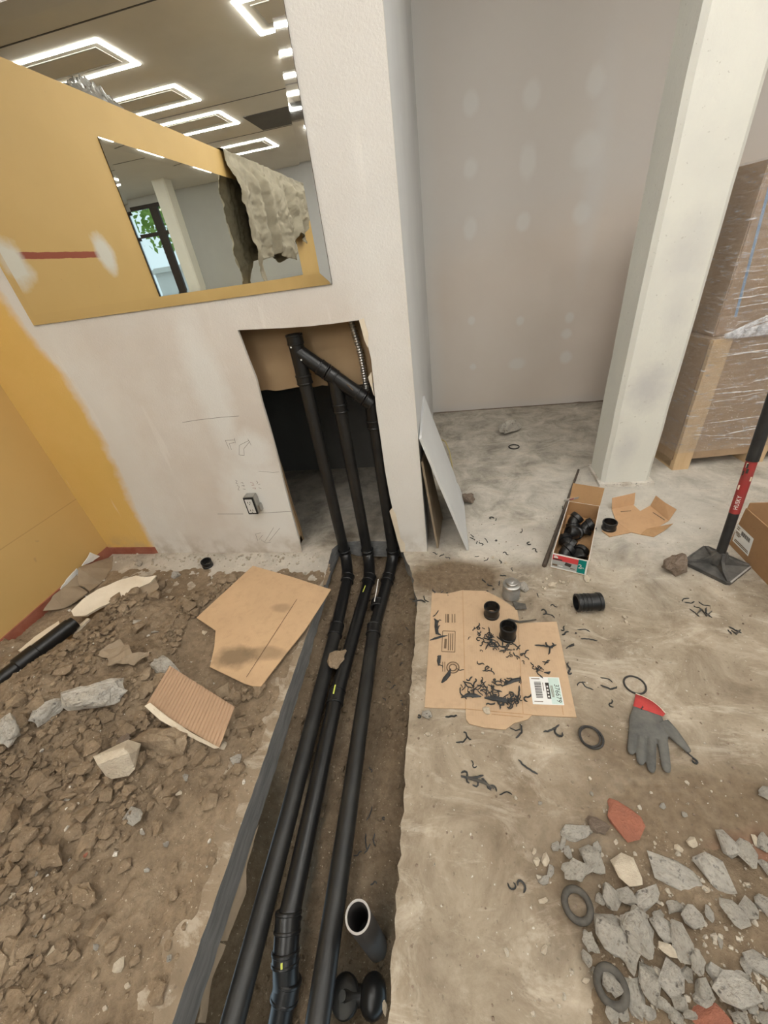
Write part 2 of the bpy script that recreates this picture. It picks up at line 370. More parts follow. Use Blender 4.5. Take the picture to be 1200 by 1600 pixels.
def mat_conc(name, c):
    t = NT(name); o = t.tc.outputs['Object']
    col = t.ramp(t.noise(3.0, 6, .7, o), [(.3, c), (.7, tuple(v*.68 for v in c))])
    col = t.mix(t.ramp(t.noise(9, 4, .6, t.scaled((1, 1, 1), loc=(4, 1, 2), vec=o)), [(.52, 0.), (.70, .6)]), col, (.34, .27, .19))
    col = t.mix(t.ramp(t.noise(60, 3, .6), [(.60, 0.), (.70, .8)]), col, (.12, .10, .085))
    nb = t.bump(t.noise(10, 5, .7, o), .8, .04); return t.fin(col, .92, t.bump(t.noise(90, 4, .6), .5, .004, nb), .15)
M['conc'] = mat_conc('broken_concrete', (.74, .69, .60)); M['conc_l'] = mat_conc('pale_broken_concrete', (.84, .79, .70)); M['conc_d'] = mat_conc('dusty_crumb', (.55, .49, .40))
M['cream'] = simple('cream_plaster', (.74, .66, .52), (.60, .50, .38), 3, .9, .2, .6, 16, bdist=.03)
M['brick'] = simple('red_brick_chip', (.42, .165, .105), (.33, .14, .095), 3, .9, .2, .6, 14, bdist=.03)
M['brownst'] = simple('brown_stone', (.20, .145, .105), (.30, .24, .19), 3.5, .9, .2, .7, 14, bdist=.03)
M['plaster'] = simple('drywall_gypsum', (.76, .68, .55), (.65, .56, .43), 9, .9, .15, .3, 40)
M['paper'] = simple('torn_brown_paper', (.33, .26, .185), (.25, .195, .135), 8, .9, .15, .2, 30)
M['kraft'] = simple('kraft_backing', (.36, .25, .145), (.30, .205, .115), 3, .9, .15, obj_space=False)
M['card'] = mat_card('cardboard'); M['card_d'] = mat_card('cardboard_inside', (.37, .225, .115))
M['card_p'] = mat_card('carton_wall', (.40, .285, .185)); M['card_r'] = mat_card('brown_carton', (.33, .195, .10))
M['wood'] = simple('pale_softwood', (.66, .49, .30), (.58, .41, .235), 5, .7, .3, .15, 20, stretch=(6, 6, .6))
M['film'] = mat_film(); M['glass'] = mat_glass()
M['metal'] = simple('galvanized_steel', (.50, .49, .46), (.38, .37, .35), 12, .35, .5, metal=.9)
M['dkmetal'] = simple('dark_steel', (.085, .07, .06), (.14, .11, .085), 25, .6, .4, .2, 60, metal=.4)
M['tampmetal'] = simple('dusty_black_iron', (.035, .035, .035), (.16, .15, .135), 14, .7, .3, .3, 60)
M['handle'] = simple('black_handle', (.016, .016, .017), (.03, .03, .03), 20, .45, .4)
M['red'] = simple('red_sleeve', (.34, .03, .03), (.26, .05, .045), 25, .5, .4)
M['redp'] = simple('red_print', (.72, .07, .075)); M['teal'] = simple('teal_print', (.0, .235, .205)); M['greyp'] = simple('grey_print', (.42, .44, .43))
M['ink'] = simple('black_ink', (.05, .042, .035)); M['ink_soft'] = simple('brown_ink', (.17, .115, .07)); M['pencil'] = simple('pencil_line', (.24, .22, .20)); M['red_ink'] = simple('red_pencil', (.42, .20, .17))
M['labelw'] = simple('white_label', (.80, .80, .77), (.74, .74, .72)); M['mint'] = simple('mint_label', (.62, .76, .70))
M['whitep'] = simple('white_print', (.84, .83, .80))
M['mirror'] = simple('mirror_silver', (.86, .87, .83), (.86, .87, .83), 1, 0.0, .5, metal=1.0)
M['mirror_b'] = simple('mirror_bevel', (.84, .85, .82), (.84, .85, .82), 1, 0.02, .5, metal=1.0)
M['cloth'] = simple('canvas_cloth', (.34, .305, .235), (.26, .23, .175), 7, .95, .1, .4, 70)
M['glove'] = simple('grey_glove_coating', (.085, .084, .08), (.155, .15, .135), 22, .75, .25, .3, 90)
M['cuff'] = simple('red_knit_cuff', (.52, .07, .065), (.42, .06, .055), 40, .9, .15, .5, 220)
M['led'] = emit('led_tube', (1, .985, .95), LED); M['trim'] = simple('white_trim', (.66, .65, .61), (.6, .59, .55), 4, .5)
M['wframe'] = simple('dark_window_frame', (.055, .042, .035), (.04, .032, .028), 8, .5)
M['leaf'] = simple('tree_leaf', (.16, .33, .05), (.30, .46, .10), 3, .7); M['bark'] = simple('bark', (.12, .08, .05), None, 8, .9)
M['paving'] = simple('street_paving', (.52, .51, .48), (.45, .44, .42), 2, .9, obj_space=False)
M['houses'] = simple('pale_facade', (.72, .71, .68), (.66, .65, .62), 1, .9)
M['cord'] = simple('yellow_cord', (.60, .50, .24), (.52, .43, .2), 10, .6)
M['foil'] = simple('clear_plastic_bag', (.55, .55, .54), (.35, .35, .34), 20, .18, .6, .6, 30, metal=.6)
M['mark'] = simple('yellow_marker', (.62, .66, .12), (.5, .56, .1), 20, .6)
M['box_in'] = mat_card('box_inside', (.36, .215, .105))
M['recept'] = simple('white_receptacle', (.76, .75, .72), None, 5, .4)
M['slot'] = simple('dark_slot', (.02, .02, .02), None, 5, .6)
def J(a): return random.uniform(-a, a)
def jag(p, q, n, amp):
    """points from p to q (exclusive of q) jittered sideways"""
    p, q = Vector(p), Vector(q); out = [p]
    for i in range(1, n):
        t = i/n; out.append(p.lerp(q, t)+Vector((J(amp), J(amp), 0)) if p.z == q.z else p.lerp(q, t)+Vector((J(amp), 0, J(amp))))
    return out
# ================================================================== THE SETTING
# floor slab with the cut trench
TR = [(-.177, -2.5), (-.177, .06), (-.182, .4), (-.19, .8), (-.195, 1.1), (-.20, 1.32), (-.205, 1.33), (-.24, 1.50), (-.272, 1.58), (-.30, 1.66), (-.315, 1.745)]
TL = [(-.34, 1.772), (-.47, 1.775), (-.60, 1.778), (-.70, 1.765), (-.735, 1.70), (-.722, 1.57), (-.708, 1.40), (-.70, 1.25), (-.69, .9), (-.68, .5), (-.676, .2), (-.672, -.05), (-.67, -2.5)]
def dens(L, step, amp):
    out = []
    for (ax, ay), (bx, by) in zip(L, L[1:]):
        n = max(1, int(math.hypot(bx-ax, by-ay)/step))
        for i in range(n): out.append((ax+(bx-ax)*i/n+(J(amp) if i else 0), ay+(by-ay)*i/n+(J(amp) if i else 0)))
    return out+[L[-1]]
loop = dens(TR, .025, .0055)+dens(TL, .025, .0016)
kk = loop.index(min(loop, key=lambda p: abs(p[0]+.47)+(p[1] < 1.6)*9))
bm = BM()
add_prism(bm, [(x, y, 0) for x, y in loop[:kk+1]]+[(loop[kk][0], YB+.1, 0), (6, YB+.1, 0), (6, -2.5, 0)], (0, 0, -.12))
add_prism(bm, [(x, y, 0) for x, y in loop[kk:]]+[(-6, -2.5, 0), (-6, YB+.1, 0), (loop[kk][0], YB+.1, 0)], (0, 0, -.12))
add_prism(bm, [(-6, -6.9, 0), (6, -6.9, 0), (6, -2.5, 0), (-6, -2.5, 0)], (0, 0, -.12))
floor = struct('floor', bm, M['floor'], 'dusty stained concrete floor slab with a saw-cut trench')
# earth in the trench
def trench_z(x, y):
    n = .020*fr(x*6, y*6, 3)+.009*fr(x*24, y*24, 5)
    z = -.165 + .03*ss(.9, 1.6, y) - .26*ss(.72, .25, y)*ss(-.46, -.6, x) - .06*ss(.5, -.1, y) - .14*ss(.34, .12, y)*ss(-.42, -.30, x)
    z += .055*ss(-.36, -.24, x)*ss(.25, .6, y)
    z += .05*ss(-.56, -.68, x)*ss(.55, .9, y)
    return z+n
bm = BM(); nx, ny = 70, 300; G = []
for j in range(ny+1):
    y = -2.6+4.5*j/ny; G.append([bm.verts.new((-.86+.85*i/nx, y, min(trench_z(-.86+.85*i/nx, y), -.125 if not (-.72 < -.86+.85*i/nx < -.2) else 0))) for i in range(nx+1)])
for j in range(ny):
    for i in range(nx): bm.faces.new((G[j][i], G[j][i+1], G[j+1][i+1], G[j+1][i]))
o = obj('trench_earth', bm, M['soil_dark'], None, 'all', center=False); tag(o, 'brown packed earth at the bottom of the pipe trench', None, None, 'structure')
# front wall: outer sheet with the cut opening
zt = 1.21
hp = [(474, 872), (466, 840), (455, 800), (444, 755), (433, 710), (421, 668), (410, 630), (400, 592), (388, 560), (371, 516), (400, 514), (440, 512), (480, 510), (520, 506), (562, 500), (570, 520), (573, 535), (580, 560), (584, 600), (588, 640), (594, 682), (602, 736), (609, 775), (612, 790), (619, 824), (624, 845), (631, 872)]
hole = []
for k, (x, y) in enumerate(hp):
    p = WY(x, y, YW); p += Vector((J(.002), 0, J(.002))); p.z = max(0, p.z)
    if k in (0, len(hp)-1): p.z = 0
    hole.append(p)
XE = -.168
outer = [Vector((XL, YW, 0))] + hole + [Vector((XE, YW, 0)), Vector((XE, YW, CEIL)), Vector((XL, YW, CEIL))]
wall_front = struct('wall_front', prism(outer, (0, .014, 0)), M['wfront'], 'white primed partition wall with a tall opening cut for pipes')
# back sheet of the same partition seen through the opening (brown paper side)
bs = [Vector((XL, 1.795, .0)), Vector((-.945, 1.795, 0))] + jag((-.945, 1.795, 0), (-.945, 1.795, .93), 8, .004) + jag((-.945, 1.795, .93), (-.28, 1.795, .925), 14, .006) + jag((-.28, 1.795, .925), (-.28, 1.795, 0), 8, .004) + [Vector((XE-.03, 1.795, 0)), Vector((XE-.03, 1.795, CEIL)), Vector((XL, 1.795, CEIL))]
o = obj('backing_sheet', prism(bs, (0, .012, 0)), M['kraft'], wall_front); o['label'] = 'brown paper face of the inner wall sheet above the dark gap'
for xa, xb in ((XE-.05, XE-.012), (-.99, -.95), (-1.45, -1.41)):
    obj('stud', box((xa, YW+.016, 0), (xb, 1.793, CEIL)), M['wood'], wall_front)
obj('bottom_plate', box((-2.2, YW+.016, .0), (-.95, 1.793, .04)), M['wood'], wall_front)
# torn paper and gypsum along the right edge of the opening
obj('torn_drywall', prism([(-.350, YW-.002, .28), (-.335, YW-.002, .30), (-.318, YW-.002, .26), (-.310, YW-.002, .10), (-.288, YW-.002, .06), (-.292, YW-.002, .0), (-.318, YW-.002, .0), (-.334, YW-.002, .14)], (0, .006, 0)), M['plaster'], wall_front)
obj('torn_drywall', prism([(-.365, YW-.003, 1.205), (-.345, YW-.003, 1.21), (-.335, YW-.003, 1.15), (-.345, YW-.003, 1.10), (-.355, YW-.003, 1.13)], (0, .012, 0)), M['plaster'], wall_front)
obj('torn_drywall', prism([(-.362, YW-.002, .98), (-.345, YW-.002, 1.0), (-.348, YW-.002, .90)], (0, .008, 0)), M['plaster'], wall_front)
# closet / recess walls
wall_side = struct('wall_side', prism([(XE, YW, 0), (XE-.01, YW+.014, 0), (XE-.035, 1.9, 0), (-.26, YB, 0), (-.213, YB, 0)], (0, 0, CEIL)), M['side'], 'smooth pale side wall of the recess')
struct('wall_back', box((-6, YB, .008), (6, YB+.1, CEIL)), M['wback'], 'bare taped drywall at the back of the recess with filler spots')
bm = BM()
add_prism(bm, [(-.21, YB-.004, .0)] + [(-.21+i*.1, YB-.004, .008+.008*fr(i*.9, 2)) for i in range(0, 26)] + [(2.29, YB-.004, 0)], (0, .004, 0))
struct('gap_strip', bm, M['brownst'], 'dark strip standing for the shaded gap under the broken back drywall')  # dark strip stands in for the shade in the gap under the drywall
wall_left = struct('wall_left', box((XL-.12, -4.85, 0), (XL, YW, 2.5)), M['yellow'], 'yellow painted partition wall')
struct('wall_closet', box((XL-.12, YW, 0), (XL, YB, CEIL)), M['ceil_d'], 'closet wall behind the partition, coloured dark as shade')  # closet shade is put into the wall's dark colour
struct('wall_closet_added', box((XL, 2.75, 0), (-.22, 2.8, CEIL)), M['ceil_d'], 'added dark wall closing off the closet behind the partition')  # added wall, coloured dark so the closet looks black
struct('wall_behind', box((-6, -7.0, 0), (1.7, -6.9, CEIL)), M['greywall'], 'plain grey wall across the room')
struct('wall_right', box((6, -7, 0), (6.1, YB+.1, CEIL)), M['greywall'], 'plain grey side wall of the room')
struct('wall_far_left', box((-6.1, -7, 0), (-6, YB+.1, CEIL)), M['greywall'], 'plain grey wall of the neighbouring room')
struct('wall_above_window', box((1.7, -7, 3.06), (6, -6.9, CEIL)), M['greywall'], 'wall strip above the shop window')
ceil = struct('ceiling', box((-6.1, -7, CEIL), (6.1, YB+.1, CEIL+.08)), M['ceil'], 'grey panel ceiling with recessed frame lights')
for yy in (-3.02, -4.35, -.9): obj('panel_joint', box((-6, yy-.006, CEIL-.004), (6, yy+.006, CEIL)), M['ceil_d'], ceil)
obj('dark_panel', box((-2.7, -4.3, CEIL-.006), (-.6, -3.6, CEIL)), M['ceil_d'], ceil)
# red baseboards
tz = .055
struct('baseboard_front', prism([(XL, YW, 0), (XL, YW-.008, 0), (-1.93, YW-.008, 0), (-1.90, YW, 0)], (0, 0, .05)), M['redbase'], 'short scuffed red baseboard in the corner')
struct('baseboard_left', box((XL, -4.8, 0), (XL+.010, YW-.008, .062)), M['redbase'], 'red painted baseboard under the yellow wall')
# column
def column(name, x0, x1, y0, y1, label):
    c = .022
    p = [(x0+c, y0), (x1-c, y0), (x1, y0+c), (x1, y1-c), (x1-c, y1), (x0+c, y1), (x0, y1-c), (x0, y0+c)]
    bm = BM(); n = 26; rings = []
    for k in range(n+1):
        z = CEIL*k/n; rings.append([bm.verts.new((x+.004*fr(x*3+9, z*4, y), y+.004*fr(y*3, z*4, x+5), z)) for x, y in p])
    for A, B in zip(rings, rings[1:]):
        for k in range(8): bm.faces.new((A[k], A[(k+1) % 8], B[(k+1) % 8], B[k]))
    co = obj(name, bm, M['column'], None, False, center=False); tag(co, label, None, None, 'structure')
    obj('footing', prism([(x0-.018, y0-.02, 0), (x1+.02, y0-.022, 0), (x1+.02, y1+.01, 0), (x0-.012, y1+.01, 0)], (0, 0, .022)), M['conc_l'], co)
column('column', .925, 1.205, 2.33, 2.58, 'square white plastered concrete column beside the recess')
column('column', .93, 1.21, -6.02, -5.74, 'second square white column across the room seen in the mirrors')
# shop window behind the camera
win = struct('window_1', box((1.7, -6.98, .0), (6, -6.92, .10)), M['wframe'], 'dark framed shop window across the room')
for xa, xb in ((1.70, 1.76), (2.02, 2.22), (2.80, 2.88), (3.7, 3.78), (4.7, 4.78), (5.92, 6.0)): obj('window_frame', box((xa, -6.98, .1), (xb, -6.92, 3.06)), M['wframe'], win)
for z in (2.48, 2.99): obj('window_frame', box((1.7, -6.985, z), (6, -6.915, z+.07)), M['wframe'], win)
for xa, xb in ((1.76, 2.02), (2.22, 2.80), (2.88, 3.7), (3.78, 4.7), (4.78, 5.92)):
    for za, zb in ((.1, 2.48), (2.55, 2.99)): obj('pane', box((xa, -6.953, za), (xb, -6.947, zb)), M['glass'], win)
struct('ground_outside', box((-14, -30, -.3), (20, -7.0, -.13)), M['paving'], 'pale street paving outside the shop window')
hs = thing('building', 'pale building across the street seen through the shop window', 'building', (6, -24, -.13))
obj('wall', box((-4, -26, -.13), (16, -22, 2.3)), M['houses'], hs); obj('roof', box((-4.2, -26.2, 2.3), (16.2, -21.7, 2.55)), M['trim'], hs)
tr = thing('tree', 'leafy green street tree outside the shop window', 'tree', (5.2, -13.5, -.13))
obj('trunk', tube([(5.2, -13.5, -.13), (5.25, -13.4, 1.6), (5.1, -13.5, 3.4)], [.13, .1, .07], 10), M['bark'], tr)
bm = BM(); rl = random.Random(3)
for i in range(1800):
    v = Vector((rl.gauss(0, 1), rl.gauss(0, .8), rl.gauss(0, .62))); c = Vector((5.1, -13.4, 4.0))+v*1.05
    if c.z < 2.5: continue
    a = Vector((rl.gauss(0, 1), rl.gauss(0, 1), rl.gauss(0, 1))).normalized(); b = a.orthogonal().normalized(); s = .13
    q = [c+a*s, c+b*s*.5, c-a*s, c-b*s*.5]; bm.faces.new([bm.verts.new(k) for k in q])
obj('foliage', bm, M['leaf'], tr)
# ================================================================== CEILING LIGHTS
def light(x0, y0, w, d, label):
    o = thing('ceiling_light', label, 'light', (x0+w/2, y0+d/2, CEIL-.05), 'frame lights on the ceiling')
    t = .036; z0, z1 = CEIL-.010, CEIL-.0005
    for a, b in (((x0, y0), (x0+w, y0+t)), ((x0, y0+d-t), (x0+w, y0+d)), ((x0, y0+t), (x0+t, y0+d-t)), ((x0+w-t, y0+t), (x0+w, y0+d-t))):
        obj('light_bar', box((a[0], a[1], z0), (b[0], b[1], z1)), M['led'], o)
    i = .11
    for a, b in (((x0+i, y0+i), (x0+w-i, y0+i+.022)), ((x0+i, y0+d-i-.022), (x0+w-i, y0+d-i)), ((x0+i, y0+i+.022), (x0+i+.022, y0+d-i-.022)), ((x0+w-i-.022, y0+i+.022), (x0+w-i, y0+d-i-.022))):
        obj('inner_trim', box((a[0], a[1], CEIL-.006), (b[0], b[1], CEIL-.0005)), M['trim'], o)
    obj('housing', box((x0, y0, CEIL-.012), (x0+w, y0+d, CEIL-.0005)), M['trim'], o) if False else None
rows = [(-1.68, .55), (-2.76, .53), (-3.78, .58), (-5.26, .57)]
names = ['first', 'second', 'third', 'fourth']
for k, (y0, d) in enumerate(rows):
    light(-4.10, y0, 1.27, d, f'glowing rectangular frame light above the yellow wall, {names[k]} from the mirror plane')
for y0 in (-1.75, -2.80, -3.85, -5.25): light(-1.63, y0, 1.25, .57, 'glowing rectangular frame light over the middle of the room')
for y0 in (-1.75, -3.3, -5.25): light(1.9, y0, 1.25, .57, 'glowing rectangular frame light towards the window side of the room')
for x0, y0 in ((-1.4, -.35), (.55, -.35), (.2, .95), (2.6, .6), (3.4, 2.2)): light(x0, y0, 1.25, .57, 'glowing rectangular frame light overhead near the column')
# ================================================================== MIRRORS
def mirror(name, label, a, b, zl, zh, fixed, axis, bw=.040, drop=.0016, th=.008):
    """axis 'y': front wall (faces -y); axis 'x': left wall (faces +x)"""
    def pt(s, z, d):
        return Vector((s, fixed-d, z)) if axis == 'y' else Vector((fixed+d, s, z))
    o = thing(name, label, 'mirror', pt((a+b)/2, zl, 0))
    bm = BM(); vs = [bm.verts.new(pt(s, z, th)) for s, z in ((a+bw, zl+bw), (b-bw, zl+bw), (b-bw, zh-bw), (a+bw, zh-bw))]; bm.faces.new(vs)
    g = obj('glass', bm, M['mirror'], o)
    O = [(a, zl), (b, zl), (b, zh), (a, zh)]; I = [(a+bw, zl+bw), (b-bw, zl+bw), (b-bw, zh-bw), (a+bw, zh-bw)]
    for k in range(4):
        k2 = (k+1) % 4; bm = BM()
        bm.faces.new([bm.verts.new(pt(*O[k], th-drop)), bm.verts.new(pt(*O[k2], th-drop)), bm.verts.new(pt(*I[k2], th)), bm.verts.new(pt(*I[k], th))])
        obj('bevelled_edge', bm, M['mirror_b'], o)
    bm = BM()
    for k in range(4):
        k2 = (k+1) % 4
        bm.faces.new([bm.verts.new(pt(*O[k], 0.0005)), bm.verts.new(pt(*O[k2], 0.0005)), bm.verts.new(pt(*O[k2], th-drop)), bm.verts.new(pt(*O[k], th-drop))])
    obj('glass_rim', bm, M['dkmetal'], o)
    return o
mirror('wall_mirror', 'large frameless mirror hung on the white primed wall', -1.857, -.449, 1.341, 2.19, YW, 'y')
mirror('wall_mirror', 'mirror on the yellow wall, seen only as a reflection in the large front mirror', -3.4, .17, 1.335, 2.285, XL, 'x')
# canvas hung over the yellow wall
def drape():
    bm = BM(); nu, nv = 320, 80; G = []
    low = [(-1.55, 1.28), (-1.75, 1.26), (-1.9, 1.55), (-2.4, 1.62), (-2.85, 1.52), (-3.1, 1.60), (-3.3, 1.85), (-3.6, 1.72), (-3.9, 2.0), (-4.25, 2.2)]
    def lowz(y):
        for (a, za), (b, zb) in zip(low, low[1:]):
            if b <= y <= a: return za+(zb-za)*(a-y)/(a-b)
        return low[0][1] if y > low[0][0] else low[-1][1]
    for i in range(nu+1):
        s = i/nu; y0 = -1.62-2.6*s; row = []
        fold = math.sin(s*30+3*fr(s*5, 1))*.6+.4*math.sin(s*67+1.2)
        zl = lowz(y0)
        for j in range(nv+1):
            t = j/nv
            if t < .12:
                x = XL-.16+(.17)*(t/.12); z = 2.512+.012*abs(fold)
            else:
                q = (t-.12)/.88; z = 2.512+(zl-2.512)*q
                amp = .075*ss(0, .3, q)
                x = XL+.03+amp*(1+fold)+.03*fr(y0*5, z*7, 2)+.014*fr(y0*16+z*9, z*14, 5)
            row.append(bm.verts.new((x, y0+.04*math.sin(s*22)*t+.10*t*(.5-s), z)))
        G.append(row)
    for i in range(nu):
        for j in range(nv): bm.faces.new((G[i][j], G[i+1][j], G[i+1][j+1], G[i][j+1]))
    return bm
cl = obj('drop_cloth', drape(), M['cloth'], None, 'all'); md = cl.modifiers.new('s', 'SOLIDIFY'); md.thickness = .004
tag(cl, 'creased grey-beige canvas drop cloth hung over the yellow wall top', 'cloth')
bm = BM(); G = []
for i in range(31):
    G.append([bm.verts.new((XL-.115+.10*j/14, .25-.6*i/30, 2.503+.09*max(0, math.sin(math.pi*j/14)*math.sin(math.pi*i/30))*(1+.8*fr(i*.5, j*.5))+.002)) for j in range(15)])
for i in range(30):
    for j in range(14): bm.faces.new((G[i][j], G[i+1][j], G[i+1][j+1], G[i][j+1]))
tag(obj('plastic_bag', bm, M['foil']), 'crumpled shiny plastic bag lying on top of the yellow wall', 'bag')
# ================================================================== SOIL ON THE LEFT SLAB
_sc = P(412, 972, .03)
def soil_z(x, y):
    edge = ss(-.74, -1.02, x+.06*fr(x*3, y*3, 8))
    far = ss(1.42, 1.12, y+.10*fr(x*2.5, y*2.5, 1))
    m = edge*far
    wallside = .2+.8*ss(-1.98, -1.70, x-.12*ss(.75, .4, y))
    h = .030 + .085*ss(-1.15, -1.7, x)*ss(1.0, .72, y)*wallside + .03*ss(-.95, -1.5, x)*wallside
    n = .034*fr(x*3.2, y*3.2, 4, 4) + .036*abs(fr(x*8, y*8, 2, 4)) + .024*abs(fr(x*19, y*19, 6, 3))
    flat = 1-.92*ss(1.25, .85, math.hypot((x-_sc.x)/.40, (y-_sc.y)/.36))
    near = .006+.006*fr(x*14, y*14, 9)
    return max(m*(h+n)*flat*(1 if y < .95 else wallside)-.006*(1-m), near*ss(-.69, -.74, x)*ss(1.6, 1.45, y)-.004)
def Sp(px, py, dz=0.0):
    z = .03
    for _ in range(8): p = P(px, py, z); z = soil_z(p.x, p.y)
    p = P(px, py, z+dz); return p
bm = BM(); G = []
x0, x1, y0, y1 = XL+.001, -.685, -1.3, 1.62; nx, ny = 170, 318
for j in range(ny+1):
    y = y0+(y1-y0)*j/ny
    G.append([bm.verts.new((x0+(x1-x0)*i/nx, y, soil_z(x0+(x1-x0)*i/nx, y)+.006*fr(i*.9, j*.9, 3, 2)*ss(-.75, -1, x0+(x1-x0)*i/nx)*ss(1.4, 1.2, y))) for i in range(nx+1)])
for j in range(ny):
    for i in range(nx):
        q = (G[j][i], G[j][i+1], G[j+1][i+1], G[j+1][i])
        if max(v.co.z for v in q) > -.0035: bm.faces.new(q)
bmesh.ops.delete(bm, geom=[v for v in bm.verts if not v.link_faces], context='VERTS')
soil = obj('soil_mound', bm, M['soil'], None, 'all', center=False); tag(soil, 'loose brown excavated soil heaped beside the trench', 'soil', None, 'stuff')
ROCK = [rock_mesh('chunk', s, 12+s % 5) for s in range(10)]
ROUGH = [rock_mesh('rough_chunk', 50+s, 12+s % 4, .14) for s in range(8)]
def with_mat(meshes, mat):
    out = []
    for m_ in meshes:
        c = m_.copy(); c.materials.append(mat); out.append(c)
    return out
R_clod = with_mat(ROCK, M['clod']); R_conc = with_mat(ROCK, M['conc']); R_light = with_mat(ROCK, M['conc_l']); R_cream = with_mat(ROCK, M['cream']); R_brick = with_mat(ROCK, M['brick']); R_brown = with_mat(ROCK, M['brownst'])
G_clod = with_mat(ROUGH, M['clod']); G_conc = with_mat(ROUGH, M['conc']); G_light = with_mat(ROUGH, M['conc_l']); G_cream = with_mat(ROUGH, M['cream']); G_brown = with_mat(ROUGH, M['brownst'])
# crumbs: too many to count
def crumbs(name, label, cat, n, place, size, mat, seed):
    r = random.Random(seed); bm = BM()
    shp = [([v.co.copy() for v in q.vertices], [tuple(p.vertices) for p in q.polygons]) for q in ROCK]
    V, Fc = [], []
    for i in range(n):
        p = place(r)
        if p is None: continue
        s = 2*size*(.4+1.2*r.random()**3); a = r.random()*6.28; c, d = math.cos(a), math.sin(a); sx, sy, sz = r.uniform(.8, 1.3), r.uniform(.8, 1.2), r.uniform(.5, .9)
        vs, fs = shp[r.randrange(len(shp))]; b0_ = len(V)
        for v in vs: V.append((p.x+s*(v.x*c*sx-v.y*d*sy), p.y+s*(v.x*d*sx+v.y*c*sy), p.z+s*sz*(v.z-.2)))
        for f in fs: Fc.append([b0_+k for k in f])
    me = bpy.data.meshes.new(name); me.from_pydata(V, [], Fc); me.update(); bm.from_mesh(me); bpy.data.meshes.remove(me)
    o = obj(name, bm, mat, None, False, center=False); return tag(o, label, cat, None, 'stuff')
def soil_place(r):
    for _ in range(20):
        x, y = r.uniform(-2.2, -.72), r.uniform(-.5, 1.45)
        if math.hypot((x-_sc.x)/.40, (y-_sc.y)/.36) < 1.0 or (x < -1.78 and y > .62): continue
        if r.random() < .25+.75*ss(-.8, -1.2, x) and fr(x*3, y*3, 7) > -.15+r.uniform(-.25, .25): return Vector((x, y, soil_z(x, y)))
    return None
crumbs('soil_crumbs', 'small loose crumbs of brown soil scattered over the mound', 'soil', 5200, soil_place, .0105, M['clod'], 5)
def grit_left(r): x, y = r.uniform(-2.2, -.72), r.uniform(-.5, 1.6); return Vector((x, y, max(0, soil_z(x, y))))
crumbs('soil_lumps', 'knobbly lumps of brown soil covering the dug mound', 'soil', 900, soil_place, .022, M['clod'], 15)
crumbs('plaster_crumbs', 'tiny pale plaster crumbs sprinkled on the soil', 'crumbs', 330, grit_left, .0050, M['conc_l'], 6)
def foot(r): x = r.uniform(-2.2, -.8); y = YW-.012-abs(r.gauss(0, .06)); return Vector((x, y, max(0, soil_z(x, y))))
crumbs('wall_foot_rubble', 'grey and white plaster crumbs along the wall foot', 'crumbs', 230, foot, .007, M['conc_d'], 8)
def trench_place(r): x, y = r.uniform(-.68, -.21), r.uniform(-.1, 1.6); return Vector((x, y, trench_z(x, y)))
crumbs('trench_crumbs', 'loose earth crumbs along the trench bottom', 'soil', 1500, trench_place, .007, M['soil_dark'], 9)
# single clods
rc = random.Random(12); n = 0
while n < 260:
    x, y = rc.uniform(-2.1, -.78), rc.uniform(-.25, 1.25)
    if fr(x*2.2, y*2.2, 5) < rc.uniform(-.5, .3) or rc.random() > .2+.8*ss(-.85, -1.15, x): continue
    if -1.62 < x < -.8 and .85 < y < 1.4 or (x < -1.8 and y > .62): continue
    s = .022+.055*rc.random()**2.2
    o = inst('soil_clod', rc.choice(R_clod+G_clod), (x, y, soil_z(x, y)-s*.25), (s*rc.uniform(.8, 1.4), s*rc.uniform(.8, 1.3), s*rc.uniform(.5, .85)), (0, 0, rc.uniform(0, 6.28)))
    tag(o, 'loose brown soil clod lying on the dug earth mound', 'clod', 'soil clods on the mound'); n += 1
def chunk(meshes, name, px, py, w, h, rot, label, cat, group=None, thick=.45, where=None, dz=0.0, tilt=(0, 0), k=None):
    """w x h in photo pixels (before rotation), turned into metres where it lies"""
    p = where(px, py) if where else P(px, py, dz)
    e = P(px+1, py, p.z)-P(px, py, p.z); f = P(px, py+1, p.z)-P(px, py, p.z)
    a = math.radians(rot); ux, uy = math.cos(a), math.sin(a)
    A = (e*ux+f*uy)*w; B = (e*-uy+f*ux)*h
    me = meshes[(int(px*7+py*3) if k is None else k) % len(meshes)]
    o = inst(name, me, p, (A.length*1.12, B.length*1.12, min(A.length, B.length)*thick), (tilt[0], tilt[1], math.atan2(A.y, A.x)))
    return tag(o, label, cat, group)
so = lambda x, y: Sp(x, y)-Vector((0, 0, .012))
chunk(G_light, 'concrete_chunk', 155, 1095, 78, 34, -14, 'long grey-white concrete slab piece half buried in the soil', 'concrete', where=so, thick=.9, k=2)
chunk(G_light, 'concrete_chunk', 78, 1118, 48, 24, -18, 'pale streaked concrete lump buried between two larger slab pieces', 'concrete', where=so, thick=.8, k=5)
chunk(G_light, 'concrete_chunk', 18, 1150, 44, 42, -20, 'white-streaked concrete lump at the left border of the soil', 'concrete', where=so, thick=.9, k=1)
chunk(G_light, 'concrete_chunk', 264, 1047, 46, 24, 20, 'pale concrete lump behind the small corrugated cardboard piece', 'concrete', where=so, thick=1.1, k=3)
chunk(R_cream, 'plaster_chunk', 192, 1194, 72, 40, -55, 'elongated white chunk of broken plaster on the soil', 'plaster', where=so, thick=.8, k=4)
chunk(G_clod, 'soil_clod', 113, 1180, 34, 22, 10, 'pale flat soil lump left of the white plaster chunk', 'clod', where=so, thick=.8)
chunk(G_clod, 'soil_clod', 255, 1170, 75, 62, 15, 'large rounded soil lump below the small corrugated cardboard', 'clod', where=so, thick=.6, k=6)
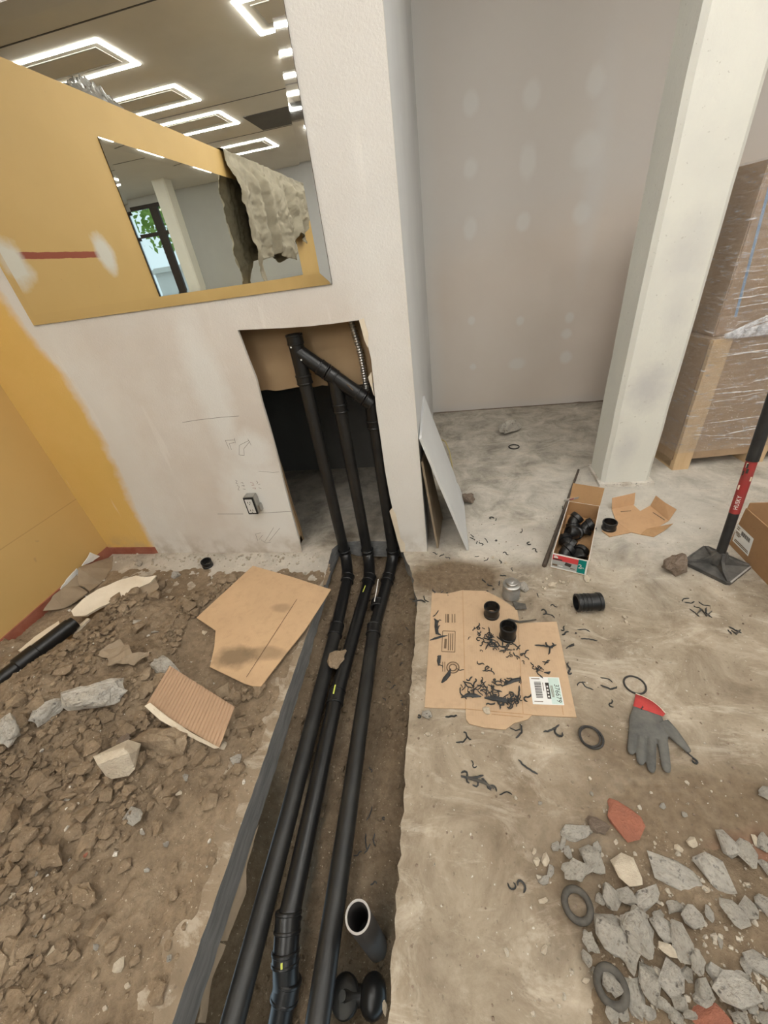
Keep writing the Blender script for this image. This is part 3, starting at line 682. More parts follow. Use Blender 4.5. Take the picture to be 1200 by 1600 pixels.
chunk(R_brown, 'stone', 194, 1158, 24, 16, -20, 'small tan stone above the white plaster chunk', 'stone', where=so, thick=.7)
chunk(R_clod, 'soil_clod', 148, 1222, 18, 34, 20, 'flat upright soil shard left of the white plaster chunk', 'clod', where=so, thick=.8)
chunk(R_light, 'stone', 208, 1275, 28, 26, 30, 'smooth grey pebble in the middle of the soil', 'stone', where=so, thick=.8)
chunk(R_light, 'stone', 369, 1189, 19, 17, 0, 'light grey pebble near the trench edge below the corrugated cardboard', 'stone', where=so, thick=.8)
chunk(R_cream, 'plaster_chunk', 348, 1165, 12, 11, 0, 'small white plaster bit at the corner of the corrugated cardboard', 'plaster', where=so, thick=.9)
chunk(R_brick, 'brick_chip', 132, 1334, 15, 16, 0, 'small orange-red brick chip in the soil', 'brick', where=so, thick=.9)
chunk(R_cream, 'plaster_chunk', 82, 1492, 26, 18, -40, 'orange and white shard of painted plaster in the lower soil', 'plaster', where=so, thick=.7)
chunk(R_cream, 'plaster_chunk', 186, 1508, 22, 20, -30, 'cream pebble in the lower soil', 'plaster', where=so, thick=.8)
chunk(G_clod, 'soil_clod', 135, 1400, 40, 42, 10, 'round flattened soil lump casting a shadow in the lower soil', 'clod', where=so, thick=.7)
chunk(G_clod, 'soil_clod', 88, 1340, 36, 34, 10, 'angular soil lump, right one of a pair in the lower left soil', 'clod', where=so, thick=.8)
chunk(G_clod, 'soil_clod', 58, 1332, 34, 30, 10, 'angular soil lump, left one of a pair in the lower left soil', 'clod', where=so, thick=.8)
for px, py in ((523, 400), (222, 1300), (290, 1215), (280, 1240), (260, 1320), (335, 1255), (265, 1498), (165, 1575), (200, 1540), (150, 1480), (55, 1365), (20, 1400), (105, 1250), (230, 1360), (320, 990), (215, 975), (218, 882), (275, 900)):
    if py < 800: continue
    s = rc.uniform(7, 12)
    chunk(R_cream if rc.random() < .5 else R_light, 'plaster_chip', px, py, s, s*.8, rc.uniform(0, 180), 'tiny pale plaster chip dotted on the brown soil', 'plaster', 'plaster chips in the soil', where=lambda x, y: Sp(x, y)-Vector((0, 0, .003)), thick=.8)
o = inst('plaster_chip', R_light[3], Sp(242, 988), (.045, .010, .008), (0, 0, .1)); tag(o, 'thin white stick-like plaster sliver on the soil', 'plaster')
# torn drywall and paper by the yellow wall (flat sheets, with thickness)
def sheet(name, px, z, mat, th, label, cat, parent=None, jit=0.0, zs=None, sub=0):
    pts = [P(x, y, (zs[k] if zs else z)) for k, (x, y) in enumerate(px)]
    bm = prism(pts, (0, 0, -th))
    o = obj(name, bm, mat, parent); return tag(o, label, cat) if parent is None else o
c8 = lambda x, y: (x/4.615, 830+y/4.615)
def lump_sheet(name, px, zs, mat, th, label, cat, amp=.008, n=10):
    """a bent torn sheet: triangulated fan, refined and crumpled"""
    pts = [P(x, y, z) for (x, y), z in zip(px, zs)]
    bm = BM(); vs = [bm.verts.new(p) for p in pts]; f = bm.faces.new(vs); f.normal_update(); bmesh.ops.triangulate(bm, faces=[f])
    bmesh.ops.subdivide_edges(bm, edges=bm.edges[:], cuts=3, use_grid_fill=True)
    for v in bm.verts: v.co.z += amp*fr(v.co.x*14, v.co.y*14, 3); v.co.x += amp*.6*fr(v.co.x*20, v.co.y*20, 8); v.co.y += amp*.6*fr(v.co.x*20, v.co.y*20, 13)
    o = obj(name, bm, mat); md = o.modifiers.new('s', 'SOLIDIFY'); md.thickness = th; md.offset = -1
    return tag(o, label, cat)
lump_sheet('drywall_piece', [c8(*p) for p in ((512, 575), (600, 490), (700, 420), (830, 365), (980, 320), (1050, 330), (1130, 322), (1080, 370), (980, 420), (870, 480), (720, 545), (620, 605), (530, 612))],
           [.085, .10, .105, .105, .10, .095, .085, .075, .072, .068, .066, .064, .07], M['plaster'], .014, 'broken cream drywall piece with ragged edge by the yellow wall', 'drywall', .004)
lump_sheet('paper_scrap', [c8(*p) for p in ((885, 478), (1000, 410), (1120, 345), (1150, 400), (1100, 470), (1060, 475), (1000, 505), (1010, 555), (960, 575), (900, 545))],
           [.06, .065, .065, .05, .045, .045, .05, .04, .035, .04], M['paper'], .003, 'torn brown paper scrap sticking out under the cream drywall piece', 'paper')
def wall_flap(px, xo, label, name='paper_flap', mat='paper', th=.006):
    pts = [WX(x, y, XL+xx) for (x, y), xx in zip(px, xo)]
    for p in pts: p.z = max(p.z, .005)
    bm = BM(); f = bm.faces.new([bm.verts.new(p) for p in pts]); f.normal_update(); bmesh.ops.triangulate(bm, faces=[f])
    bmesh.ops.subdivide_edges(bm, edges=bm.edges[:], cuts=3, use_grid_fill=True)
    for v in bm.verts: v.co.x += .006*fr(v.co.y*12, v.co.z*12, 4)+.006; v.co.z += .004*fr(v.co.y*30, v.co.x*30, 4)
    o = obj(name, bm, M[mat]); md = o.modifiers.new('s', 'SOLIDIFY'); md.thickness = th
    return tag(o, label, 'drywall')
wall_flap([c8(*p) for p in ((560, 262), (680, 222), (790, 190), (835, 215), (840, 330), (740, 395), (640, 432), (600, 400), (548, 385))], [.02, .02, .02, .03, .12, .16, .16, .10, .05], 'grey-brown torn drywall flap leaning on the yellow wall near the corner')
wall_flap([c8(*p) for p in ((372, 470), (450, 410), (550, 312), (560, 400), (630, 445), (540, 510), (455, 560), (310, 578))], [.02, .02, .02, .06, .14, .16, .10, .03], 'grey-brown torn drywall flap next to the black pipe end')
wall_flap([c8(*p) for p in ((430, 415), (490, 330), (550, 268), (570, 285), (545, 340), (450, 425))], [.012]*6, 'white torn gypsum edge on the yellow wall below a bare patch', 'gypsum_edge', 'whitep')
wall_flap([c8(*p) for p in ((585, 250), (640, 155), (710, 180), (660, 215)) ], [.012]*4, 'white pointed torn gypsum bit near the wall corner', 'gypsum_edge', 'whitep')
lump_sheet('drywall_piece', [c8(*p) for p in ((140, 875), (260, 770), (430, 660), (440, 690), (280, 800), (160, 880))], [.05]*6, M['plaster'], .012, 'narrow cream drywall strip between red baseboard and black pipe', 'drywall', .003)
lump_sheet('drywall_piece', [c8(*p) for p in ((500, 745), (560, 700), (640, 635), (655, 640), (620, 680), (540, 745))], [.045]*6, M['plaster'], .012, 'small cream drywall sliver below the black pipe end', 'drywall', .003)
def on_soil(px, dz): return [Sp(x, y).z+d for (x, y), d in zip(px, dz)]
q = [c8(*p) for p in ((720, 885), (790, 815), (860, 782), (905, 820), (945, 870), (1080, 870), (1075, 905), (975, 960), (880, 950), (790, 962))]
lump_sheet('paper_scrap', q, on_soil(q, [.02, .05, .06, .06, .05, .03, .02, .02, .03, .02]), M['paper'], .004, 'crumpled grey-brown paper on the soil beyond the buried slab', 'paper', .02)
# black pipe lying by the yellow wall
a = P(117, 972, .09); b = P(-25, 1082, .085); d = (b-a).normalized()
pr = thing('drain_pipe_offcut', 'black plastic pipe with coupling lying along the yellow wall', 'pipe', (a+b)/2-Vector((0, 0, .035)))
L = (b-a).length+.5
obj('pipe', lathe([(0, .026), (0, .032), (L, .032), (L, .026)], a, d, 28, True), M['abs'], pr, True)
obj('coupling', lathe([(.0, .033), (.0, .0375), (.155, .0375), (.158, .041), (.24, .041), (.245, .033)], a+d*.02, d, 28, True), M['abs'], pr, True)
# cardboard on the left
px = [(395, 884), (455, 901), (517, 921), (500, 948), (476, 985), (440, 1030), (408, 1072), (395, 1072), (382, 1068), (328, 1042), (335, 1010), (337, 985), (307, 965)]
cs = P(368, 1027, .03); cs2 = P(440, 950, .03)
M['card_s'] = mat_card('stained_cardboard', (.52, .355, .21), [(cs.x, cs.y, .085, .05, .75), (cs2.x, cs2.y, .05, .025, .35), (cs.x+.13, cs.y+.03, .10, .03, .45)])
zs = [.016, .012, .010, .010, .010, .012, .016, .02, .022, .035, .035, .035, .034]
zs = [max(z, .03) for z in zs]
big = sheet('cardboard_sheet', px, .03, M['card_s'], .004, 'large flat tan cardboard sheet with muddy footprint beside the trench', 'cardboard', zs=zs)
def strip_line(pts, wd, mat, name, parent, up=Vector((0, 0, 1)), th=.0006):
    bm = BM()
    for a_, b_ in zip(pts, pts[1:]):
        d_ = (b_-a_); s_ = d_.cross(up).normalized()*wd/2
        add_prism(bm, [a_+s_, b_+s_, b_-s_, a_-s_], up*th)
    return obj(name, bm, mat, parent)
strip_line([P(464, 936, .0345), P(385, 1058, .0345)], .002, M['ink_soft'], 'crease', big)
# small corrugated piece
A_, B_, C_, D_ = P(265, 1040, .135), P(366, 1104, .085), P(342, 1168, .045), P(228, 1102, .095)
bm = BM(); G = []; nn = 150
for i in range(nn+1):
    u = i/nn; G.append([bm.verts.new(A_.lerp(B_, v).lerp(D_.lerp(C_, v), u)+Vector((0, 0, .0022*math.sin(v*2*math.pi*24)))) for v in [k/nn for k in range(nn+1)]])
for i in range(nn):
    for j in range(nn): bm.faces.new((G[i][j], G[i+1][j], G[i+1][j+1], G[i][j+1]))
cc = obj('corrugated_piece', bm, mat_card('corrugated_card', (.37, .245, .155)), None, 'all'); md = cc.modifiers.new('s', 'SOLIDIFY'); md.thickness = .003
tag(cc, 'small torn corrugated cardboard piece tilted on the soil', 'cardboard')
lump_sheet('cardboard_strip', [(226, 1103), (234, 1098), (262, 1120), (300, 1146), (343, 1169), (335, 1170), (290, 1148), (250, 1125)], [.105, .108, .088, .068, .046, .04, .06, .08], M['cream'], .002, 'pale peeled paper edge along the corrugated cardboard piece', 'paper', .002)
# ================================================================== DRAIN PIPES
R0 = .0302; RC = .0365
dp = thing('drain_pipe_manifold', 'black plastic drain pipes joined by wye fittings, running from wall opening down the trench', 'pipework', (-.52, 1.72, 0))
YP = 1.722
def pipe(p, q, name='pipe', mat='abs_m', r=R0): p, q = Vector(p), Vector(q); return obj(name, lathe([(0, 0), (0, r), ((q-p).length, r), ((q-p).length, 0)], p, q-p, 28), M[mat], dp, True)
def hub(p, d, L=.045, name='coupling', r=RC, parent=None, mat='abs'):
    d = Vector(d).normalized(); p = Vector(p)-d*L/2
    return obj(name, lathe([(0, R0-.002), (0, r-.002), (.002, r), (.007, r), (.009, r-.0018), (L-.009, r-.0018), (L-.007, r), (L-.002, r), (L, r-.002), (L, R0-.002)], p, d, 28, True), M[mat], parent or dp, True)
X1, X2, X3 = -.669, -.527, -.374
ZB = -.045
pipe((X1, YP, ZB), (X1, YP, .985)); pipe((X2, YP, ZB), (X2, YP, .85)); pipe((X3, YP, ZB), (X3, YP, .74))
# first wye
dg = Vector((.29, 0, -.25)).normalized()
w1a = Vector((X1, YP, 1.105)); e1 = Vector((-.40, YP, .873))
def tee(parts, hubs):
    bm = BM()
    for p, q in parts: add_tube(bm, [p, q], R0+.003, 28)
    f = obj('wye_fitting', bm, M['abs'], dp, True)
    for p, d in hubs: hub(p, d, .042, 'hub', RC+.001, f)
    return f
g1 = w1a+dg*.13
f1 = tee([(Vector((X1, YP, .985)), Vector((X1, YP, 1.165))), (w1a, g1)], [(Vector((X1, YP, .985)), (0, 0, 1)), (Vector((X1, YP, 1.155)), (0, 0, 1)), (g1, dg)])
obj('bore', lathe([(0, 0), (0, .027)], (X1, YP, 1.1768), (0, 0, 1), 24), M['slot'], f1)
g2 = g1+dg*.045; g3 = g1+dg*.20
vj = Vector((X2, YP, g2.z-(X2-g2.x)*(.25/.29)))
f2 = tee([(g2, g3), (Vector((X2, YP, vj.z+.01)), Vector((X2, YP, .84)))], [(g2, dg), (g3, dg), (Vector((X2, YP, .842)), (0, 0, 1))])
g4 = g3+dg*.045
f3 = obj('elbow_fitting', tube([g4]+arc(g4+dg*.02, Vector((X3, YP, g4.z-(X3-g4.x)*.86)), Vector((X3, YP, .76)), 8)+[Vector((X3, YP, .74))], R0+.003, 28), M['abs'], dp, True)
hub(g4, dg, .042, 'hub', RC+.001, f3); hub((X3, YP, .752), (0, 0, 1), .042, 'hub', RC+.001, f3)
for p_, n_ in (((X1+.02, YP-.034, 1.075), 1), ((X1-.012, YP-.036, 1.13), 1)):
    obj('white_glint', box(Vector(p_)-Vector((.003, .001, .003)), Vector(p_)+Vector((.003, .001, .003))), M['whitep'], f1)  # tiny white squares painted in as highlights on the fitting
strip_line([WY(542, 600, YP-.036), WY(552, 610, YP-.036)], .004, M['ink_soft'], 'mould_text', f2, Vector((0, -1, 0)))
# floor runs
ZP = -.10
run1 = [P(543, 905, ZP), P(525, 985, ZP), P(496, 1100, ZP), P(452, 1270, ZP), P(398, 1480, ZP), P(363, 1600, ZP)]
run2 = [P(577, 905, ZP), P(556, 960, ZP), P(525, 1090, ZP), P(490, 1270, ZP), P(464, 1400, ZP), P(450, 1440, ZP)]
run3 = [P(606, 905, ZP), P(589, 960, ZP), P(571, 1090, ZP), P(544, 1270, ZP), P(527, 1400, ZP), P(496, 1600, ZP)]
def ext(a_, b_, l): return b_+(b_-a_).normalized()*l
for Xv, run in ((X1, run1), (X2, run2), (X3, run3)):
    s = run[0]; d1 = (run[1]-run[0]).normalized()
    top = Vector((Xv, YP, ZB)); ctrl = Vector((Xv, YP-.005, ZP-.02))
    el = obj('elbow_fitting', tube([top+Vector((0, 0, .02)), top]+arc(top, Vector((Xv+(s.x-Xv)*.3, YP-.03, ZP)), s, 10)[1:], R0+.003, 28), M['abs'], dp, True)
    hub(top+Vector((0, 0, .008)), (0, 0, 1), .04, 'hub', RC+.001, el); hub(s, d1, .05, 'hub', RC+.001, el)
def along(run, t):
    return run[0].lerp(run[1], t)
# straight-ish runs (pipe + couplings)
fit1 = run1[1]; far1 = ext(run1[3], run1[5], 1.2)
pipe(run1[0], fit1, mat='abs'); hub(fit1, run1[2]-run1[1], .07, 'coupling'); pipe(fit1, run1[3]); 
pipe(run1[3]-(run1[3]-fit1).normalized()*.001, far1)
pipe(run2[0], run2[2], mat='abs'); hub(run2[2], run2[3]-run2[2], .062, 'coupling'); pipe(run2[2], run2[5], mat='abs')
f3a = P(590, 945, ZP); f3b = P(584, 985, ZP)
pipe(run3[0], f3b, mat='abs'); hub(f3a, f3b-f3a, .05, 'coupling'); hub(f3b, run3[2]-f3b, .06, 'coupling'); pipe(f3b, run3[3]); far3 = ext(run3[3], run3[5], 1.2); pipe(run3[3], far3)
# middle run dives with two bends near the camera
b0 = run2[5]; b1 = P(446, 1495, -.125); b2 = P(447, 1545, -.165); b3 = P(437, 1600, -.20); b4 = ext(b2, b3, .8)
be = obj('elbow_fitting', tube([run2[5]-(run2[5]-run2[4]).normalized()*.02]+arc(b0, b0.lerp(b1, .5), b1, 5)+arc(b1, b1.lerp(b2, .5), b2, 5)[1:], R0+.004, 28), M['abs'], dp, True)
hub(b0, b1-b0, .045, 'hub', RC+.001, be); hub(b1, b2-b0, .03, 'hub', RC+.001, be); hub(b2, b3-b2, .045, 'hub', RC+.001, be)
pipe(b2, b4, mat='abs')
for (xa, ya), (xb, yb), w_ in (((524, 1070), (521, 1084), .006), ((571, 915), (567, 925), .005), ((440, 1505), (440, 1515), .005)):
    strip_line([P(xa, ya, ZP+.0375), P(xb, yb, ZP+.0375)], w_, M['mark'], 'yellow_mark', dp)['label'] = 'yellow-green cement mark'
strip_line([P(591, 905, ZP+.038), P(588, 925, ZP+.038), P(585, 940, ZP+.038)], .004, M['labelw'], 'pale_streak', dp)
o = inst('mud_clod', G_clod[2], P(527, 1030, -.085), (.075, .13, .03), (0, 0, -.15)); tag(o, 'tan mud slab stuck between the two pipes in the trench', 'clod')
# open riser in the trench
rp = P(559, 1432, .06); rz = -.30
rs = thing('riser_pipe', 'open grey pipe standing upright in the trench near the slab edge', 'pipe', (rp.x, rp.y, rz))
obj('pipe', lathe([(rz, .0265), (rz, .0315), (.058, .0315), (.058, .0265)], (rp.x, rp.y, 0), (0, 0, 1), 36, True), M['abs_grey'], rs, True)
obj('pipe_rim', lathe([(.0575, .0267), (.0575, .0316), (.0605, .0316), (.0605, .0267)], (rp.x, rp.y, 0), (0, 0, 1), 36, True), M['abs_rim'], rs, True)
obj('bore', lathe([(0, 0), (0, .0263)], (rp.x, rp.y, -.12), (0, 0, 1), 24), M['slot'], rs)
fb = P(583, 1556, -.24)
ft = thing('trap_fitting', 'round black trap fitting with cleanout disc in the trench bottom', 'pipe fitting', (fb.x, fb.y, -.30))
bm = BM(); bmesh.ops.create_icosphere(bm, subdivisions=3, radius=.037)
for v in bm.verts: v.co = Vector((v.co.x, v.co.y*1.2, v.co.z*.9))+fb
obj('body', bm, M['abs'], ft, True)
c0 = P(541, 1556, -.25); dd = Vector((-.25, -.1, .8)).normalized()
obj('cleanout_disc', lathe([(0, 0), (0, .042), (.010, .043), (.014, .040), (.016, .030), (.017, .012), (.022, .011), (.022, 0)], c0, dd, 32), M['abs'], ft, True)
obj('neck', tube([fb, c0], .022, 20), M['abs'], ft, True)
s_ = P(600, 1573, -.10); o = inst('plaster_chip', R_cream[2], s_, (.012, .028, .012), (.4, .3, .4)); tag(o, 'small cream plaster splinter beside the black trap fitting', 'plaster')
# torn sheet hanging from the slab edge
q = [(404, 1288), (396, 1320), (384, 1360), (383, 1395), (372, 1425), (354, 1470), (340, 1470), (350, 1430), (368, 1375), (384, 1325)]
lump_sheet('membrane_strip', q, [-.12, -.13, -.14, -.15, -.155, -.16, -.135, -.125, -.12, -.12], M['paper'], .003, 'torn tan membrane strip hanging from the cut slab edge', 'membrane', .008)
q = [(340, 1470), (352, 1475), (330, 1530), (318, 1600), (306, 1600), (318, 1530)]
lump_sheet('membrane_strip', q, [-.125, -.15, -.15, -.15, -.125, -.125], M['paper'], .003, 'lower ragged membrane strip under the cut slab edge near the camera', 'membrane', .010)
q = [(442, 1150), (438, 1180), (420, 1215), (405, 1262), (400, 1262), (416, 1205), (430, 1170)]
lump_sheet('membrane_strip', q, [-.12, -.125, -.125, -.125, -.115, -.115, -.115], M['paper'], .003, 'short torn membrane strip further along the cut slab edge', 'membrane', .006)
# ================================================================== WALL FITTINGS
ob = thing('electrical_outlet', 'white duplex outlet in a steel box standing proud of the white wall', 'outlet', (-1.10, YW, .37))
x0, x1, z0, z1, yf = -1.131, -1.07, .315, .425, YW-.05
bm = box((x0, yf, z0), (x1, YW, z1), bevel=.004); obj('steel_box', bm, M['metal'], ob)
obj('gasket', box((x0+.002, yf-.002, z0+.002), (x1-.002, yf+.001, z1-.002), bevel=.0008), M['slot'], ob)
r_ = obj('receptacle', box((x0+.010, yf-.005, z0+.012), (x1-.010, yf, z1-.012), bevel=.0015), M['recept'], ob)
for zc in (.395, .345):
    for dx in (-.007, .007): obj('slot', box((-1.1005+dx-.0015, yf-.0056, zc-.005), (-1.1005+dx+.0015, yf-.0045, zc+.005)), M['slot'], r_)
    obj('ground_hole', box((-1.103, yf-.0056, zc-.014), (-1.098, yf-.0045, zc-.010)), M['slot'], r_)
obj('bracket', box((x1, YW-.03, .32), (x1+.008, YW, .36)), M['metal'], ob)
# flexible steel conduit in the opening
ca, cb = WY(549, 502, 1.772), WY(577, 640, 1.772)
cp = [ca+Vector((-.004, 0, .03)), ca, ca.lerp(cb, .35)+Vector((.012, 0, 0)), ca.lerp(cb, .7)+Vector((.008, 0, 0)), cb, cb+Vector((.012, .01, -.12))]
path = []
for i in range(len(cp)-1):
    for k in range(12): path.append(cp[i].lerp(cp[i+1], k/12))
fine = []
for i in range(len(path)-1):
    for k in range(4): fine.append(path[i].lerp(path[i+1], k/4))
tag(obj('flexible_conduit', tube(fine, [.0125+.0022*math.sin(i*1.57) for i in range(len(fine))], 12), M['metal'], None, 'all'), 'ribbed steel flexible conduit hanging inside the wall opening', 'conduit')
# pencil marks on the wall
up_ = Vector((0, -1, 0))
c3 = lambda x, y: (330+x/7.273, 660+y/7.273)
def pencil(pl_, wd=.0022, mat='pencil'):
    strip_line([WY(x, y, YW-.0004) for x, y in pl_], wd, M[mat], 'pencil_mark', wall_front, up_, .0004)
pencil([(285, 660), (310, 656), (345, 652), (373, 650)]); pencil([(340, 803), (380, 803)]); pencil([(402, 802), (455, 799)])
for pl_ in ([(160, 205), (270, 200)], [(160, 205), (205, 305)], [(205, 240), (230, 310)], [(205, 240), (265, 228)], [(262, 178), (275, 235)],
            [(320, 260), (318, 370), (375, 375), (370, 300), (440, 215)], [(320, 260), (430, 205)], [(415, 185), (455, 260)],
            [(500, 1270), (560, 1255)], [(505, 1275), (530, 1345)], [(545, 1330), (585, 1280)], [(610, 1355), (710, 1195)], [(655, 1355), (780, 1200)], [(560, 1330), (620, 1370), (680, 1360)]):
    pencil([c3(*p) for p in pl_], .0018)
for pl_ in ([(275, 655), (295, 665), (280, 690), (305, 700)], [(295, 715), (320, 730), (305, 765), (325, 770)], [(335, 690), (355, 680), (365, 700)], [(345, 720), (375, 715), (370, 735)], [(360, 755), (390, 760)],
            [(510, 665), (530, 680), (520, 700)], [(535, 705), (555, 700)], [(540, 740), (570, 755)]):
    pencil([c3(*p) for p in pl_], .0020)
for pl_ in ([(445, 680), (475, 690), (480, 705)], [(460, 715), (490, 712)], [(470, 745), (505, 745), (500, 760)]): pencil([c3(*p) for p in pl_], .0020, 'red_ink')
pencil([c3(*p) for p in ((540, 555), (620, 560), (700, 570), (770, 562))], .0015)
# ================================================================== LEANING BOARD IN THE RECESS
Ap, Bp, Cp, Dp = Vector((-.172, 2.29, .69)), Vector((-.150, 1.66, .69)), Vector((.062, 1.684, .004)), Vector((.045, 2.25, .004))
nrm = (Cp-Bp).cross(Ap-Bp).normalized()
if nrm.x < 0: nrm = -nrm
edge = [Bp, Ap] + [Ap.lerp(Dp, t) for t in (.3, .6, .78)] + [Ap.lerp(Dp, .82)+Vector((0, -.03, 0)), Ap.lerp(Dp, .88)+Vector((0, .0, 0)), Dp, Dp.lerp(Cp, .35)+Vector((0, 0, .03)), Dp.lerp(Cp, .6)+Vector((0, 0, .0)), Cp]
lb = obj('wall_board', prism(edge, -nrm*.013), M['side'], None); tag(lb, 'broken white wall board leaning on the recess side wall', 'board')
e2 = [Vector((XE+.002, 1.70, .55)), Vector((XE+.002, 1.95, .52)), Vector((-.095, 2.0, .004)), Vector((-.115, 1.70, .004))]
tag(obj('fibre_board', prism(e2, (.010, 0, .002)), M['paper']), 'thin brown board standing behind the leaning white board', 'board')
cpts = [P(688, 686, .2), P(696, 690, .24), P(702, 705, .22), P(706, 725, .12), P(708, 742, .012), P(705, 765, .012)]
sm = []
for i in range(len(cpts)-1):
    for k in range(6): sm.append(cpts[i].lerp(cpts[i+1], k/6))
tag(obj('yellow_cord', tube(sm, .005, 8), M['cord'], None, 'all'), 'pale yellow cord curling out behind the leaning board', 'cord')
chunk(G_brown, 'soil_clod', 731, 783, 17, 16, 0, 'dark round dirt lump at the edge of the leaning board', 'clod', thick=.8)
chunk(G_conc, 'rubble_lump', 798, 676, 32, 18, -20, 'flat grey mortar smear on the recess floor', 'mortar', thick=.5)
# ================================================================== FITTINGS BOX
FL, FR_ = P(860, 887), P(915, 900)
ex = (FR_-FL); ex.z = 0; BWid = ex.length; ex.normalize(); ey = Vector((-ex.y, ex.x, 0)); BL_, BH = .50, .096
fm = Matrix((( ex.x, ey.x, 0, FL.x), (ex.y, ey.y, 0, FL.y), (0, 0, 1, 0), (0, 0, 0, 1)))
fx = thing('fittings_box', 'open white, red and teal carton of black pipe fittings', 'box', FL)
T = .004
obj('bottom', box((0, 0, .001), (BWid, BL_, .004), fm), M['box_in'], fx)
def panel(name, a, b, inner_first, mat_out):
    o = obj(name, box(a, b, fm), mat_out, fx); return o
sd = .0022
for nm, a, b in (('side_panel', (0, 0, .004), (sd, BL_, BH)), ('side_panel', (BWid-sd, 0, .004), (BWid, BL_, BH)), ('front_panel', (sd, 0, .004), (BWid-sd, sd, BH)), ('back_panel', (sd, BL_-sd, .004), (BWid-sd, BL_, BH))):
    obj(nm, box(a, b, fm), M['labelw'], fx)
for nm, a, b in (('lining', (sd, sd, .004), (2*sd, BL_-sd, BH-.001)), ('lining', (BWid-2*sd, sd, .004), (BWid-sd, BL_-sd, BH-.001)), ('lining', (2*sd, BL_-2*sd, .004), (BWid-2*sd, BL_-sd, BH-.001)), ('lining', (2*sd, sd, .004), (BWid-2*sd, 2*sd, BH-.001))):
    obj(nm, box(a, b, fm), M['box_in'], fx)
bmf = BM(); add_prism(bmf, [fm @ Vector(p) for p in ((sd, BL_-.001, BH), (BWid, BL_-.001, BH), (BWid+.004, BL_+.035, BH+.095), (.004, BL_+.035, BH+.10))], fm.to_3x3() @ Vector((0, .003, 0)))
flap = obj('lid_flap', bmf, M['box_in'], fx)
tb = BM(); add_prism(tb, [fm @ Vector(p) for p in ((-.025, BL_-.02, BH+.004), (.045, BL_+.004, BH+.022), (.05, BL_-.012, BH+.045), (-.02, BL_-.035, BH+.028))], (0, 0, .001)); tp = obj('tape_tag', tb, M['labelw'], fx)
tb = BM(); add_prism(tb, [fm @ Vector(p) for p in ((.0, BL_-.017, BH+.0155), (.022, BL_-.009, BH+.0215), (.025, BL_-.016, BH+.0325), (.004, BL_-.024, BH+.0265))], (0, 0, .001)); obj('tape_print', tb, M['redp'], tp)
# print on the front panel
def fp(xa, za, xb, zb, mat, lift, name='print'):
    obj(name, box((xa*BWid, -lift, za*BH), (xb*BWid, 0, zb*BH), fm), M[mat], fx)
fp(.02, .14, .735, .60, 'greyp', .0006); fp(.02, .60, .735, .93, 'redp', .0006); fp(.735, .10, .955, .95, 'teal', .0006)
fp(.05, .74, .17, .84, 'whitep', .0009); fp(.06, .86, .14, .90, 'whitep', .0009); fp(.04, .62, .30, .70, 'ink', .0009); fp(.04, .22, .18, .33, 'ink_soft', .0009); fp(.22, .24, .34, .30, 'whitep', .0009); fp(.55, .24, .68, .29, 'ink_soft', .0009)
mt = fm @ Matrix.Translation((.47*BWid, -.0012, .47*BH)) @ Matrix.Rotation(math.radians(90), 4, 'X') @ Matrix.Rotation(-.2, 4, 'Z')
obj('fitting_picture', box((-.013, -.010, 0), (.015, .010, .0006), mt), M['ink'], fx)
text_mesh('2', .036, fm @ Matrix.Translation((.80*BWid, -.0010, .52*BH)) @ Matrix.Rotation(math.radians(90), 4, 'X'), M['whitep'], 'numeral', fx)
text_mesh('in.', .016, fm @ Matrix.Translation((.88*BWid, -.0010, .48*BH)) @ Matrix.Rotation(math.radians(90), 4, 'X'), M['whitep'], 'numeral', fx)
# fittings inside (each a thing)
def ring_profile(r, wall, L): return [(0, r-wall), (0, r-.001), (.001, r), (.012, r), (.014, r-.002), (L-.014, r-.002), (L-.012, r), (L-.001, r), (L, r-.001), (L, r-wall)]
def coupling(name, p, d, r, L, label, cat='pipe fitting', group=None, mat='abs', stop=True, ribs=False):
    d = Vector(d).normalized(); p = Vector(p)
    t = thing(name, label, cat, p, group)
    prof = ring_profile(r, .006, L)
    if ribs:
        prof = [(0, r-.008), (0, r-.002), (.002, r), (.010, r), (.012, r-.003), (.020, r-.003), (.021, r-.001), (.026, r-.001), (.027, r-.003), (.036, r-.003), (.037, r-.0005), (.043, r-.0005), (.044, r-.003), (.052, r-.003), (.053, r-.001), (.058, r-.001), (.059, r-.003), (L-.016, r-.003), (L-.015, r), (L-.002, r), (L, r-.002), (L, r-.008)]
    obj('body', lathe(prof, p, d, 32, True), M[mat], t, True)
    if stop: obj('inner_stop', lathe([(L*.45, r-.0085), (L*.45, r-.006), (L*.52, r-.006), (L*.52, r-.0085)], p, d, 28, True), M[mat], t, True)
    return t
def elbow(p, rz, tilt, label, bend=45, r=.0315):
    loc = fm @ Vector(p)
    t = thing('elbow_fitting', label, 'pipe fitting', loc, 'elbow fittings in the carton')
    a = math.radians(bend); L = .036
    m_ = fm.to_3x3() @ (Matrix.Rotation(rz, 3, 'Z') @ Matrix.Rotation(tilt, 3, 'X'))
    def q(v): return loc+m_ @ Vector(v)
    d2 = Vector((math.sin(a), math.cos(a), 0))
    p0, p1, p2 = Vector((0, -L, 0)), Vector((0, 0, 0)), d2*L
    pts = arc(q(p0*.5), q(p1), q(p2*.5), 6)
    obj('body', tube(pts, r-.002, 24, False), M['abs'], t, True)
    for e, dd_ in ((p0, -Vector((0, -1, 0))), (p2, -d2)):
        D = m_ @ dd_
        obj('hub', lathe([(0, r-.004), (0, r+.003), (.003, r+.0045), (.024, r+.0045), (.027, r), (.027, r-.004)], q(e*1.15), D, 28, True), M['abs'], t, True)
        obj('bore', lathe([(.012, 0), (.012, r-.003)], q(e*1.15), D, 20), M['slot'], t)
    return t
h0 = .042
